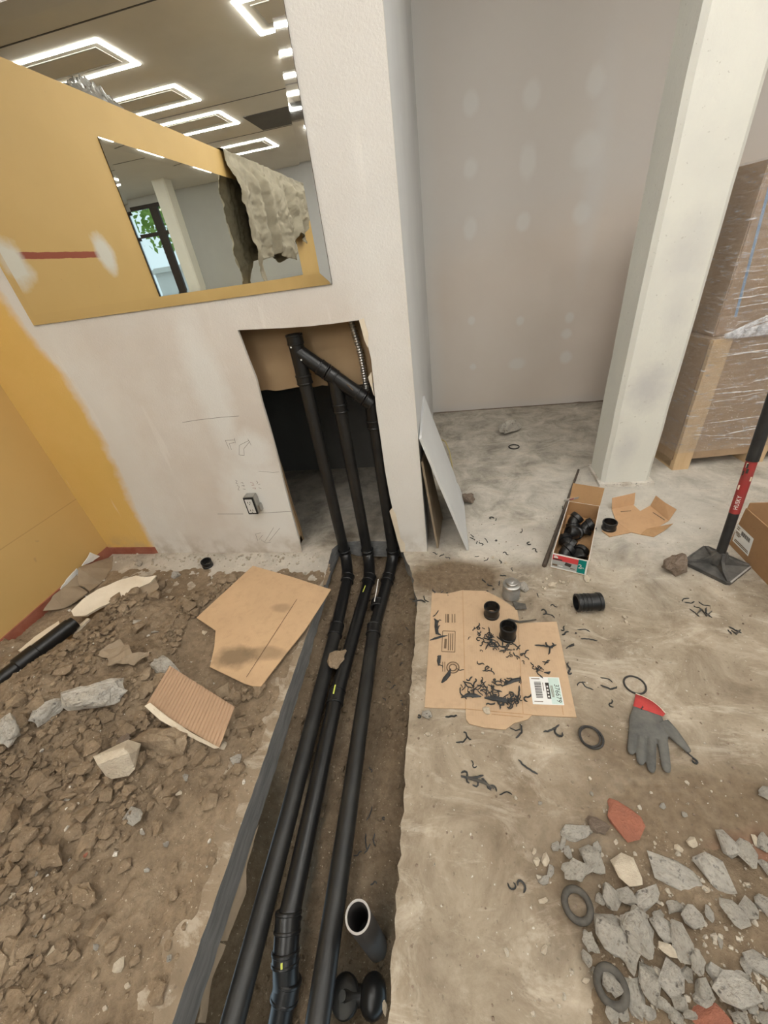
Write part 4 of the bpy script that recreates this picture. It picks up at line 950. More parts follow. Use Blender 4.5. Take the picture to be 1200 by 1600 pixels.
elbow((.046, .375, h0+.006), .3, .9, 'black elbow fitting at the back left inside the carton')
elbow((.114, .345, h0+.006), -.2, .9, 'black elbow fitting at the back right inside the carton')
elbow((.070, .255, h0+.012), 2.9, .55, 'black elbow fitting with open mouth in the middle of the carton')
elbow((.044, .172, h0), 1.3, .2, 'black elbow fitting against the left side inside the carton')
elbow((.047, .085, h0+.006), .2, .7, 'grey-lit elbow fitting with tilted mouth near the carton front')
elbow((.108, .100, h0), .39, .15, 'black elbow fitting in the front right corner of the carton')
# steel bar behind the carton
ba, bb = P(904, 734, .012), P(850, 884, .012)
bm = BM(); d = (bb-ba).normalized(); s = d.cross(Vector((0, 0, 1))).normalized()
off = s*0.0
add_tube(bm, [ba+off, ba.lerp(bb, .7)+off, bb+off], [.007, .009, .011], 6)
tag(obj('pry_bar', bm, M['dkmetal']), 'dark rusty steel bar lying on the floor beside the carton', 'bar')
# loose couplings
coupling('coupling', P(951, 826, .0065), (0, 0, 1), .037, .048, 'short black coupling standing on the torn carton by the column')
coupling('coupling', P(325, 884, .002), (.12, -.1, 1), .031, .042, 'black coupling standing on the floor at the white wall foot')
coupling('coupling', P(768, 961, .004), (0, 0, 1), .0345, .056, 'black coupling on the printed cardboard, the one nearer the can')
coupling('coupling', P(793, 995, .004), (0, 0, 1), .0345, .070, 'taller black coupling on the printed cardboard among shavings')
rc0 = P(900, 942, .041); rc1 = P(935, 940, .041)
coupling('ribbed_coupling', rc0, rc1-rc0, .040, .105, 'ribbed black coupling lying on its side on the concrete floor', ribs=True)
# cement can
cn = P(798, 932)
can = thing('cement_can', 'dusty grey metal cement can with screw lid beside the cardboard', 'can', cn)
obj('body', lathe([(0, 0), (0, .0385), (.002, .040), (.005, .0385), (.078, .0385), (.081, .040), (.083, .0385), (.085, .033), (.086, .024), (.086, 0)], cn, (0, 0, 1), 36), M['metal'], can, True)
obj('label_band', lathe([(.012, .0387), (.012, .0391), (.070, .0391), (.070, .0387)], cn, (0, 0, 1), 36, True), simple('grey_can_label', (.32, .315, .30), (.22, .215, .20), 30, .5), can, True)
obj('lid', lathe([(.085, .0255), (.086, .0275), (.097, .0275), (.099, .025), (.099, .016), (.102, .012), (.102, 0)], cn, (0, 0, 1), 30), M['metal'], can, True)
chunk(R_light, 'plaster_chip', 818, 920, 14, 16, 0, 'small grey flake beside the cement can', 'plaster', thick=.5)
# torn carton piece by the column
c6 = lambda x, y: (820+x/4.615, 720+y/4.615)
tc = thing('torn_carton', 'opened flattened brown carton with raised flaps by the column', 'cardboard', P(1000, 815))
def cpoly(name, pts, zs, parent, mat='card'):
    p3 = [P(*c6(*p), z) for p, z in zip(pts, zs)]
    bm = BM(); add_prism(bm, p3, (0, 0, -.003)); return obj(name, bm, M[mat], parent)
cpoly('base', [(628, 348), (780, 315), (832, 362), (905, 322), (1038, 432), (960, 475), (835, 530), (770, 515), (660, 440)], [.006]*9, tc)
cpoly('flap', [(660, 440), (770, 515), (612, 548), (555, 505)], [.005]*4, tc)
cpoly('flap', [(628, 348), (630, 268), (720, 248), (797, 230), (790, 312)], [.006, .07, .07, .07, .006], tc)
cpoly('flap', [(905, 322), (945, 250), (1010, 300), (1095, 350), (1040, 430)], [.006, .065, .065, .065, .006], tc)
cpoly('flap', [(835, 530), (880, 490), (1070, 452), (1010, 500), (930, 548)], [.004, .03, .035, .01, .004], tc, 'card_d')
bm = BM(); add_prism(bm, [P(*c6(*p), .0068) for p in ((690, 365), (765, 358), (768, 362), (692, 370))], (0, 0, .0005)); obj('slit', bm, M['ink_soft'], tc)
bm = BM(); add_prism(bm, [P(*c6(*p), .0068) for p in ((925, 370), (1010, 425), (1008, 430), (922, 374))], (0, 0, .0005)); obj('slit', bm, M['ink_soft'], tc)
# brown carton at the frame edge
bx0, by1 = 1.335, 1.722; hB = .216; W_, D_2 = .46, .56
cb_ = thing('brown_carton', 'open brown cardboard carton with shipping label behind the tamper', 'box', (bx0, by1, 0))
rm = Matrix.Translation((bx0, by1, 0)) @ Matrix.Rotation(0, 4, 'Z')
for nm, a, b in (('bottom', (0, -D_2, .001), (W_, 0, .005)), ('side_panel', (0, -D_2, .005), (.005, 0, hB)), ('side_panel', (W_-.005, -D_2, .005), (W_, 0, hB)), ('back_panel', (.005, -.005, .005), (W_-.005, 0, hB+.03)), ('front_panel', (.005, -D_2, .005), (W_-.005, -D_2+.005, hB))):
    obj(nm, box(a, b, rm), M['card_r'], cb_)
lq = [WX(1152, 818, bx0-.002), WX(1177, 842, bx0-.002), WX(1168, 869, bx0-.002), WX(1144, 845, bx0-.002)]
lq = [Vector((bx0-.0008, p.y, p.z)) for p in lq]
lab = obj('shipping_label', prism(lq, (.0008, 0, 0)), M['labelw'], cb_)
def lpt(u, v): return lq[0].lerp(lq[1], u).lerp(lq[3].lerp(lq[2], u), v)
def lmark(u0, v0, u1, v1, mat, nm): obj(nm, prism([lpt(u0, v0), lpt(u1, v0), lpt(u1, v1), lpt(u0, v1)], (-.0005, 0, 0)), M[mat], lab)
for k in range(16): lmark(.34+.54*k/16, .14, .34+.54*k/16+.012+.010*((k*5) % 3)/2, .36, 'ink', 'barcode_bar')
for v_, a_, b_ in ((.10, .06, .22), (.20, .06, .20), (.36, .05, .30), (.44, .05, .36), (.52, .12, .30), (.78, .10, .92), (.86, .08, .95)): lmark(a_, v_, b_, v_+.045, 'ink_soft', 'text_line')
# tamper
tb_ = P(1118, 884)
tm = thing('hand_tamper', 'hand tamper with cast square plate and black and red handle', 'tool', tb_)
rot = Matrix.Translation(tb_) @ Matrix.Rotation(math.radians(38), 4, 'Z')
S = .098
bm = BM(); add_prism(bm, [(rot @ Vector(p)) for p in ((-S+.012, -S, .001), (S-.012, -S, .001), (S, -S+.012, .001), (S, S-.012, .001), (S-.012, S, .001), (-S+.012, S, .001), (-S, S-.012, .001), (-S, -S+.012, .001))], (0, 0, .013)); obj('plate', bm, M['tampmetal'], tm)
for k in range(4):
    a_ = math.radians(45+90*k); m_ = rot @ Matrix.Rotation(a_, 4, 'Z')
    bm = BM(); add_prism(bm, [m_ @ Vector(p) for p in ((.012, -.006, .012), (.125, -.006, .012), (.125, -.006, .020), (.07, -.006, .030), (.035, -.006, .055), (.022, -.006, .085), (.012, -.006, .085))], m_.to_3x3() @ Vector((0, .012, 0))); obj('rib', bm, M['tampmetal'], tm)
for k in range(4):
    m_ = rot @ Matrix.Rotation(math.radians(90*k), 4, 'Z')
    obj('plate_rim', box((-S+.014, S-.006, .013), (S-.014, S, .018), m_), M['abs_rim'] if k == 2 else M['tampmetal'], tm)
top = WY(1199, 650, tb_.y+.075); base = tb_+Vector((0, 0, .03)); dh = (top-base).normalized()
obj('socket', lathe([(-.01, 0), (-.01, .028), (.05, .024), (.05, 0)], base, dh, 24), M['tampmetal'], tm, True)
def hseg(t0, t1, r, mat, nm): return obj(nm, lathe([(t0, 0), (t0, r), (t1, r), (t1, 0)], base, dh, 24), M[mat], tm, True)
tl = (top-base).length
def tz(px, py):
    w_ = WY(px, py, tb_.y+.05); return (w_-base).dot(dh)
t1, t2 = tz(1147, 797), tz(1180, 720)
hseg(.04, t1, .0185, 'handle', 'shaft'); slv = hseg(t1, t2, .0192, 'red', 'sleeve'); hseg(t2, tl+.35, .0215, 'handle', 'grip')
u_ = dh.cross(ray(1160, 760)).normalized(); n_ = u_.cross(dh).normalized()
if n_.dot(ray(1160, 760)) > 0: n_ = -n_
mt = Matrix((( dh.x, 0, 0, 0), (dh.y, 0, 0, 0), (dh.z, 0, 0, 0), (0, 0, 0, 1)))
yv = n_.cross(dh)
tmx = Matrix(((dh.x, yv.x, n_.x, 0), (dh.y, yv.y, n_.y, 0), (dh.z, yv.z, n_.z, 0), (0, 0, 0, 1))); tmx.translation = base+dh*(t1+.055)+n_*.0198
text_mesh('HUSKY', .021, tmx, M['whitep'], 'lettering', slv)
rr = random.Random(5)
for k in range(6):
    a_ = rr.uniform(-.8, .8); t_ = rr.uniform(t1+.11, t2-.01); dv = n_*math.cos(a_)+yv*math.sin(a_)
    c_ = base+dh*t_+dv*.0186
    bm = BM(); add_box(bm, (-.010, -.004, -.001), (.010, .004, .0012), Matrix.Translation(c_) @ Matrix(((dh.x, yv.x, dv.x, 0), (dh.y, yv.y, dv.y, 0), (dh.z, yv.z, dv.z, 0), (0, 0, 0, 1)))); obj('worn_print', bm, M['cream'] if k % 2 else M['ink'], slv)
chunk(G_brown, 'stone', 1055, 889, 34, 27, 30, 'brown stone lump leaning by the tamper plate', 'stone', thick=.9, k=3)
# ================================================================== WRAPPED PALLET
pm = Matrix.Translation((1.405, 2.50, 0)) @ Matrix.Rotation(math.radians(7), 4, 'Z')
pl_ = thing('pallet_crate', 'cardboard crate with pale wooden posts under stretch film behind the column', 'crate', (1.405, 2.5, 0))
obj('carton_body', box((.012, .02, .06), (1.25, .85, .80), pm), M['card_p'], pl_)
obj('left_sleeve', box((.0, .03, .012), (.012, .86, .80), pm), M['card_p'], pl_)
for xa in (.0, .455, 1.14): obj('post', box((xa, -.005, .0), (xa+.10, .02, .80), pm), M['wood'], pl_)
for xa in (.0, .455, 1.14): obj('skid', box((xa, .02, .0), (xa+.10, .85, .06), pm), M['wood'], pl_)
ub = obj('pallet_carton', box((.045, .07, .801), (1.22, .84, 1.555), pm, .006), M['card_p']); tag(ub, 'tall brown carton stacked on top of the wooden-post crate', 'box')
def on_face(px, py, yl):
    n_f = pm.to_3x3() @ Vector((0, -1, 0)); p_f = pm @ Vector((0, yl, 0)); d = ray(px, py); return CAMP+d*((p_f-CAMP).dot(n_f)/d.dot(n_f))
sa, sb = on_face(1149, 495, .0695), on_face(1204, 285, .0695); sx_ = pm.to_3x3() @ Vector((.007, 0, 0))
obj('blue_strap', prism([sa-sx_, sa+sx_, sb+sx_, sb-sx_], pm.to_3x3() @ Vector((0, -.001, 0))), simple('blue_strap', (.28, .42, .62), None, 5, .4), ub)
# stretch film wrapped round both
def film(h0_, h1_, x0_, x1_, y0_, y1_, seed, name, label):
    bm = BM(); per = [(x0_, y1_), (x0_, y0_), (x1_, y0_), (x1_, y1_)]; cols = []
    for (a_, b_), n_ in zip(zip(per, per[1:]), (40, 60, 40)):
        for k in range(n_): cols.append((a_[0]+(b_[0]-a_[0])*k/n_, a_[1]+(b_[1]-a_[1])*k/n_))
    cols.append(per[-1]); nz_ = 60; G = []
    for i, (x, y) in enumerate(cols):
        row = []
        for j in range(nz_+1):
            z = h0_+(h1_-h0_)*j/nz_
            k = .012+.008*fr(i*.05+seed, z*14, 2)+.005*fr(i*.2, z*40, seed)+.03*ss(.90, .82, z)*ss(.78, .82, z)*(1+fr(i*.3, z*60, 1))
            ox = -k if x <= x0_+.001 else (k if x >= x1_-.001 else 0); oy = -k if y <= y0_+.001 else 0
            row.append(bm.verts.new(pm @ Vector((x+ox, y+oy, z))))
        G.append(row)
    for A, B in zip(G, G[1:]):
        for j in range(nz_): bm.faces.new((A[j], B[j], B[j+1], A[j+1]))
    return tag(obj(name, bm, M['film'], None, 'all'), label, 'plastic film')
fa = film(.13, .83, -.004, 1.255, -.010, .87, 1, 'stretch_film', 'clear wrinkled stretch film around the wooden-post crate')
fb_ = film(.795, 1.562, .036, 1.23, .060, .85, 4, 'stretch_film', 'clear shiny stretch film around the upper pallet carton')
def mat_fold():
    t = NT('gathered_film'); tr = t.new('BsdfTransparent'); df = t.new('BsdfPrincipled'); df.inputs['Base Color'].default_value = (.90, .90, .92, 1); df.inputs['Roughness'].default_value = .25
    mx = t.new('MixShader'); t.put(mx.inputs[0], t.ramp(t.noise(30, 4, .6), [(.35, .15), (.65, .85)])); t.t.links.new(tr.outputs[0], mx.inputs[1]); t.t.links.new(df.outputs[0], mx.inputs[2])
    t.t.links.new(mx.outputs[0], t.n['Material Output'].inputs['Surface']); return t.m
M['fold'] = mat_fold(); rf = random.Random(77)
def folds(parent, n, z0_, z1_, xa, xb, yy, bias, lmin, lmax):  # whitish fold strips that also carry the film's bright glints as colour
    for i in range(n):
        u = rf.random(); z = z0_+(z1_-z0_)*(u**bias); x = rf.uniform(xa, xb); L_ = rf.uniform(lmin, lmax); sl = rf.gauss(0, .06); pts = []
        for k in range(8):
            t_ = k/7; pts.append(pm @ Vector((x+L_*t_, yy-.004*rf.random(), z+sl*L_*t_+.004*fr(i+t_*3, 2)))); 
        wd = rf.uniform(.0012, .0032); obj('film_fold_glint', tube([p for p in pts if (pm.inverted() @ p).x < xb+.02] if False else pts, [wd*.3]+[wd]*6+[wd*.3], 4), M['fold'], parent)
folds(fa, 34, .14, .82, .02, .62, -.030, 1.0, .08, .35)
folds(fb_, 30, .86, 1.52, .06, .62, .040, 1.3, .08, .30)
# gathered bunch where the two wraps meet, fanning out from the carton corner
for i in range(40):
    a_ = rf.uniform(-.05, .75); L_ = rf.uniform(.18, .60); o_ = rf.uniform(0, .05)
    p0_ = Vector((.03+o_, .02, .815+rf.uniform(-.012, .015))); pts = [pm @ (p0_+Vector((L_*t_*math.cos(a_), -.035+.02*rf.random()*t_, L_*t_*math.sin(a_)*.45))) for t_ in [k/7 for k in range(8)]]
    wd = rf.uniform(.002, .005); obj('film_fold_glint', tube(pts, [wd*.3]+[wd]*6+[wd*.3], 4), M['fold'], fb_)
# ================================================================== PRINTED CARDBOARD ON THE FLOOR
c9 = lambda x, y: (640+x/4.286, 900+y/4.286)
out = [(150, 110), (250, 118), (350, 95), (510, 100), (610, 150), (720, 225), (735, 315), (860, 310), (985, 305), (1050, 620), (1118, 945), (980, 940), (820, 930), (790, 960), (700, 985), (640, 1029), (500, 1015), (400, 990), (378, 960), (375, 890), (240, 885), (100, 880), (125, 500)]
fbx = sheet('flattened_carton', [c9(*p) for p in out], .0045, mat_card('printed_carton', (.47, .335, .215)), .004, 'flattened printed cardboard carton with barcode label on the floor', 'cardboard')
ZC = .0047
C9 = lambda x, y, dz=0: P(*c9(x, y), ZC+dz)
for a_, b_ in (((355, 100), (375, 888)), ((375, 890), (820, 930)), ((725, 320), (760, 920)), ((550, 925), (760, 945)), ((1020, 870), (1030, 930))):
    strip_line([C9(*a_), C9(*b_)], .002, M['card_d'], 'crease', fbx)
def quad(pts, mat, name, parent, dz=0, th=.0003): bm = BM(); add_prism(bm, [C9(*p, dz) for p in pts], (0, 0, th)); return obj(name, bm, M[mat], parent)
lab = quad([(800, 675), (1000, 680), (1036, 866), (826, 858)], 'labelw', 'barcode_label', fbx)
def lp(u, v):
    a_ = Vector((800+200*u, 675+5*u)); b_ = Vector((826+210*u, 858+8*u)); q_ = a_.lerp(b_, v); return (q_.x, q_.y)
def lquad(u0, v0, u1, v1, mat, name, dz=.0004): return quad([lp(u0, v0), lp(u1, v0), lp(u1, v1), lp(u0, v1)], mat, name, lab, dz)
lquad(.62, .02, .97, .97, 'mint', 'tint'); 
for k in range(18):
    v = .17+.60*k/18; lquad(.14, v, .36, v+.60/18*(.35+.35*((k*7) % 3)/2), 'ink', 'barcode_bar')
lquad(.50, .20, .62, .78, 'ink', 'dark_field')
for k in range(4): lquad(.53, .31+.12*k, .58, .37+.12*k, 'whitep', 'field_spot', .0008)
for k in range(3): lquad(.66+.03*k, .30, .675+.03*k, .72, 'ink_soft', 'text_line', .0008)
for v0 in (.05, .88): lquad(.06, v0, .34, v0+.03, 'ink_soft', 'text_line')
lquad(.41, .2, .43, .5, 'ink_soft', 'text_line')
a_, b_ = C9(*lp(.86, .30)), C9(*lp(.86, .86)); dx_ = (b_-a_).normalized(); up2 = Vector((0, 0, 1)); yx = up2.cross(dx_)
mx = Matrix(((dx_.x, yx.x, 0, 0), (dx_.y, yx.y, 0, 0), (dx_.z, yx.z, 1, 0), (0, 0, 0, 1))); mx.translation = (a_+b_)/2+Vector((0, 0, .001))
text_mesh('376679', .024, mx, M['ink'], 'number', lab)
# printed marks
def outline(pts, wd, name): strip_line([C9(*p) for p in pts+[pts[0]]], wd, M['ink_soft'], name, fbx)
outline([(222, 368), (305, 370), (303, 510), (215, 505)], .003, 'printed_frame')
for x in (262, 276, 290): strip_line([C9(x, 385), C9(x-3, 498)], .004, M['ink_soft'], 'printed_text', fbx)
strip_line([C9(242, 420), C9(238, 485)], .010, M['ink_soft'], 'printed_text', fbx)
for x in (243, 258, 285, 303): strip_line([C9(x, 255), C9(x, 312)], .004 if x != 258 else .009, M['ink_soft'], 'printed_text', fbx)
for r_ in (40, 24): outline([(290+r_*1.02*math.cos(k*math.pi/10), 613+r_*.92*math.sin(k*math.pi/10)) for k in range(20)], .005, 'printed_ring')
for x in (222, 236): strip_line([C9(x, 575), C9(x, 640)], .003, M['ink_soft'], 'printed_text', fbx)
# grey flap bits behind the carton
tag(sheet('plastic_flap', [c9(*p) for p in ((690, 170), (775, 185), (785, 220), (710, 222))], .012, M['rubber_dust'], .003, 'grey plastic flap at the can foot', 'scrap'), 'dark grey plastic flap at the foot of the cement can', 'scrap')
# ================================================================== SHAVINGS
def curl_mesh(seed, amp, L):
    r = random.Random(seed); p = Vector((0, 0, .003)); a = r.uniform(0, 6.28); pts = []; k = r.uniform(-1, 1)*amp
    for i in range(9):
        pts.append(p.copy()); a += k+r.uniform(-.5, .5)
        if i == 4 and r.random() < .5: k = -k
        p += Vector((math.cos(a), math.sin(a), r.uniform(-.18, .22)))*L/8; p.z = max(.002, p.z)
    c = sum(pts, Vector())/9
    bm = BM(); add_tube(bm, [q_-Vector((c.x, c.y, 0)) for q_ in pts], [.0012]+[.0026]*7+[.0012], 5)
    bmesh.ops.recalc_face_normals(bm, faces=bm.faces)
    me = bpy.data.meshes.new('curl'); bm.to_mesh(me); bm.free(); me.materials.append(M['shave']); return me
CURL = [curl_mesh(s, .55 if s % 3 else 1.0, .026+.0028*s) for s in range(12)]
rs_ = random.Random(31)
def shave(px, py, z, s, label, group):
    o = inst('plastic_shaving', rs_.choice(CURL), P(px, py, z), (s, s, s*.9), (0, 0, rs_.uniform(0, 6.28))); tag(o, label, 'shaving', group)
l1, g1_ = 'thin curled black plastic shaving on the flattened printed carton', 'shavings on the flattened carton'
def spread(path, n, jx, jy, s0, s1):
    for i in range(n):
        t = rs_.random()*(len(path)-1); k = min(int(t), len(path)-2); f_ = t-k
        x = path[k][0]+(path[k+1][0]-path[k][0])*f_+rs_.gauss(0, jx); y = path[k][1]+(path[k+1][1]-path[k][1])*f_+rs_.gauss(0, jy)
        shave(*c9(x, y), .005+rs_.random()*.004, 1.18*rs_.uniform(s0, s1), l1, g1_)
spread([(470, 330), (490, 400), (550, 450), (620, 480), (700, 500), (780, 540)], 62, 30, 26, .45, .95)
spread([(350, 730), (430, 750), (520, 770), (620, 820), (720, 830)], 46, 40, 32, .45, .95)
spread([(600, 820), (700, 850)], 14, 22, 12, .5, .8); spread([(480, 720), (560, 720), (690, 700)], 14, 34, 20, .4, .8); spread([(860, 570), (930, 650), (800, 640)], 10, 40, 20, .4, .8)
spread([(400, 620), (620, 640)], 6, 30, 25, .5, .8); spread([(890, 460), (960, 480)], 3, 14, 14, 1, 1.3); spread([(180, 290), (190, 660)], 5, 14, 40, .5, .8); spread([(700, 800), (800, 820)], 4, 20, 10, .8, 1.1)
# thick ribbon shavings
def ribbon(pts, w, label, z=.008):
    q_ = [P(*c9(*p), z) for p in pts]; bm = BM(); n = len(q_)
    add_tube(bm, q_, [w*.3]+[w]*(n-2)+[w*.25], 8)
    for v in bm.verts: v.co.z = z+(v.co.z-z)*.5
    tag(obj('plastic_ribbon', bm, M['shave'], None, True), label, 'shaving')
ribbon([(165, 285), (180, 300), (178, 340), (185, 385), (210, 395)], .0075, 'thick black plastic ribbon curl near the upper carton print')
ribbon([(135, 430), (170, 418), (215, 405), (255, 398)], .0055, 'pointed dark ribbon across the framed carton print')
ribbon([(185, 540), (200, 535), (195, 570), (195, 600)], .0075, 'short black ribbon left of the printed ring')
ribbon([(215, 715), (235, 690), (260, 660), (275, 620)], .0085, 'dusty black ribbon lying on the printed ring')
ribbon([(345, 815), (390, 795), (440, 800), (480, 808)], .0080, 'long black ribbon at the left of the lower shaving pile')
ribbon([(500, 815), (560, 820), (620, 828), (690, 840)], .0100, 'thick black ribbon heap in the lower shaving pile')
ribbon([(640, 730), (690, 700), (740, 690), (735, 715)], .0085, 'frayed black ribbon above the barcode label')
ribbon([(900, 645), (930, 650), (942, 640)], .0060, 'small smooth black ribbon above the barcode label')
l2, g2_ = 'curled black plastic shaving lying on the concrete floor', 'shavings on the concrete floor'
for px, py in ((765, 915), (756, 908), (771, 921), (760, 925), (780, 912), (678, 925), (690, 928), (700, 930), (712, 935), (665, 937), (655, 940), (840, 930), (865, 947), (850, 957), (860, 962), (900, 990), (880, 983), (883, 990), (912, 985), (920, 1000), (890, 1010), (893, 1010), (888, 1045), (890, 1052), (907, 1068), (917, 1073), (948, 1062), (952, 1075), (955, 1100), (862, 1140), (872, 1146), (805, 1140), (812, 1144), (730, 1150), (722, 1158), (738, 1215), (745, 1222), (760, 1225), (770, 1232), (728, 1213), (740, 1335 - 140), (824, 1200), (655, 1120), (1090, 950), (1100, 945), (1105, 958), (1085, 958), (1148, 985), (1140, 988), (1070, 937), (1078, 942), (768, 810), (775, 812), (738, 842), (745, 848), (752, 850), (760, 845), (775, 845), (738, 838), (790, 865), (800, 890), (782, 878), (836, 690 + 170), (826, 850), (690, 868), (680, 865), (700, 872), (760, 875), (745, 870), (786, 900), (1085, 1190), (1078, 1180), (790, 1240), (800, 1385), (815, 1384), (880, 795), (815, 830), (705, 1120)):
    shave(px, py, .0, rs_.uniform(.7, 1.35), l2, g2_)
for k in range(16):
    x, y = rs_.uniform(-.34, -.22), rs_.uniform(.3, 1.45)
    o = inst('plastic_shaving', rs_.choice(CURL), (x, y, trench_z(x, y)+.002), (.8, .8, .8), (0, 0, rs_.uniform(0, 6))); tag(o, 'black plastic shaving lying on the trench earth', 'shaving', 'shavings in the trench')
def scrap(pts, z, label, h=.0):
    q_ = [P(x, y, z) for x, y in pts]; tag(obj('plastic_scrap', tube(q_, [.002]+[.005]*(len(q_)-2)+[.002], 6), M['rubber_dust'], None, True), label, 'scrap')
scrap([(720, 1212), (735, 1216), (755, 1222), (772, 1232)], .005, 'long grey-black plastic sliver on the bare floor below the carton')
scrap([(785, 972 - 0), (795, 968), (812, 972), (838, 968)], .012, 'grey torn plastic strip at the carton notch')
scrap([(1088, 960), (1096, 952), (1104, 962), (1112, 955)], .006, 'tangled dark plastic scrap on the floor in front of the tamper')
scrap([(1195 - 52, 985), (1150, 990), (1157, 984)], .006, 'small dark plastic scrap on the right floor')
# ================================================================== RINGS
def ring(px, py, wpx, hpx, rmin, label, mat='rubber', z=None, tilt=(0, 0), sq=1.0):
    p = P(px, py, (z or 0)+rmin); e = (P(px+wpx/2, py, p.z)-P(px-wpx/2, py, p.z)).length/2; f_ = (P(px, py+hpx/2, p.z)-P(px, py-hpx/2, p.z)).length/2
    R = (e+f_)/2-rmin; bm = BM()
    rt = Matrix.Rotation(tilt[0], 3, 'X') @ Matrix.Rotation(tilt[1], 3, 'Y')
    add_tube(bm, [p+rt @ Vector((R*math.cos(2*math.pi*k/40), R*math.sin(2*math.pi*k/40), 0)) for k in range(40)], rmin, 10, False, True)
    return tag(obj('rubber_ring', bm, M[mat], None, 'all'), label, 'ring')
ring(992, 1070, 36, 27, .0032, 'thin black rubber ring touching the red glove cuff')
ring(924, 1152, 40, 34, .0038, 'thin black rubber ring on the floor left of the glove')
ring(921, 1150, 36, 30, .0025, 'second thinner ring overlapping the ring left of the glove', z=.007, tilt=(.05, .05))
ring(902, 1414, 48, 62, .0080, 'thick dusty black ring at the top of the rubble pile', 'rubber_dust', .004)
ring(955, 1541, 54, 72, .0080, 'thick dusty black ring lower down in the rubble pile', 'rubber_dust', .010)
ring(803, 698, 16, 8, .0050, 'small black ring alone on the recess floor')
# ================================================================== GLOVE
gz = .004
c5 = lambda x, y: (960+x/8.571, 1040+y/8.571)
def GP(x, y, z): return P(*c5(x, y), z)
gl = thing('work_glove', 'dirty grey-coated work glove with red knit cuff lying on floor', 'glove', GP(450, 900, 0))
def blobtube(bm, pts, rs2, flat=.62):
    q_ = [GP(x, y, .014) for x, y in pts]; b4_ = len(bm.verts)
    bm.verts.ensure_lookup_table(); ns = BM(); add_tube(ns, q_, rs2, 14)
    for v in ns.verts: v.co.z = .002+(v.co.z-.014+max(rs2))*flat
    me_ = bpy.data.meshes.new('x'); ns.to_mesh(me_); ns.free(); bm.from_mesh(me_); bpy.data.meshes.remove(me_)
u1 = (GP(500, 900, 0)-GP(400, 900, 0)).length/100
bm = BM()
def fing(a_, b_, w0, w1):
    a_ = Vector(a_); b_ = Vector(b_); pts = [a_.lerp(b_, t) for t in (0, .3, .6, .85, .96, 1.0)]
    blobtube(bm, pts, [w0*u1/2, w0*u1/2, (w0+w1)/2*u1/2, w1*u1/2, w1*u1*.36, w1*u1*.15])
fing((260, 820), (222, 1180), 112, 100); fing((370, 860), (352, 1320), 118, 112); fing((500, 880), (497, 1425), 118, 112); fing((625, 860), (710, 1430), 130, 112); fing((650, 760), (1010, 1165), 180, 100)
blobtube(bm, [(430, 560), (440, 650), (450, 760), (455, 860), (460, 930), (465, 965)], [165*u1, 195*u1, 235*u1, 245*u1, 225*u1, 180*u1], .20)
bmesh.ops.recalc_face_normals(bm, faces=bm.faces)
hand = obj('glove_body', bm, M['glove'], gl)
md = hand.modifiers.new('r', 'REMESH'); md.mode = 'VOXEL'; md.voxel_size = .0020; md.use_smooth_shade = True
md = hand.modifiers.new('s', 'SMOOTH'); md.iterations = 3; md.factor = .5
bm = BM(); n_ = 24; ringsv = []
ca_, cb2 = Vector((250, 540)), Vector((650, 680)); da, db = Vector((290, 380)), Vector((690, 640))
for (l_, r_, hgt) in ((ca_, cb2, .022), (ca_.lerp(da, .5), cb2.lerp(db, .5), .021), (Vector((285, 375)), Vector((685, 638)), .018)):
    row = []
    for k in range(n_):
        a_ = 2*math.pi*k/n_; s_2 = .5-.5*math.cos(a_); z_ = hgt/2+.002+hgt/2*math.sin(a_)
        q_ = l_.lerp(r_, s_2); 
        if l_.x > 280: q_ += Vector((25, -25))*math.sin(math.pi*s_2)
        row.append(bm.verts.new(GP(q_.x, q_.y, z_)))
    ringsv.append(row)
for A, B in zip(ringsv, ringsv[1:]):
    for k in range(n_): bm.faces.new((A[k], A[(k+1) % n_], B[(k+1) % n_], B[k]))
bm.faces.new(ringsv[0][::-1])
cf = obj('cuff', bm, M['cuff'], gl, True); md = cf.modifiers.new('s', 'SOLIDIFY'); md.thickness = .0015
obj('cuff_edge', tube([v for v in [GP(285+400*t+25*math.sin(math.pi*t), 372+266*t-25*math.sin(math.pi*t), .0165) for t in [k/12 for k in range(13)]]], .0018, 6), M['cream'], gl, True)
o = inst('plastic_shaving', CURL[4], GP(370, 570, .024), (.5, .5, .8), (0, 0, 1)); tag(o, 'black plastic shaving lying on the glove palm', 'shaving')
# ================================================================== RUBBLE PILE
def rub_z(x, y):
    d = math.hypot((x-.62)/.42, (y-.10)/.42)
    return max(-.004, (.030*ss(1.0, .3, d)+.010*fr(x*9, y*9, 2)+.004*fr(x*40, y*40, 2))*ss(1.15, .8, d)-.003)
bm = BM(); G = []
for j in range(101): G.append([bm.verts.new((.15+1.05*i/100, -.45+1.1*j/100, rub_z(.15+1.05*i/100, -.45+1.1*j/100))) for i in range(101)])
for j in range(100):
    for i in range(100):
        q_ = (G[j][i], G[j][i+1], G[j+1][i+1], G[j+1][i])
        if max(v.co.z for v in q_) > -.0025: bm.faces.new(q_)
bmesh.ops.delete(bm, geom=[v for v in bm.verts if not v.link_faces], context='VERTS')
tag(obj('rubble_fines', bm, mat_soil('rubble_fines', .95), None, 'all', center=False), 'brown grit and dust under the broken concrete pile', 'rubble', None, 'stuff')
c7 = lambda x, y: (820+x/3.158, 1200+y/3.158)
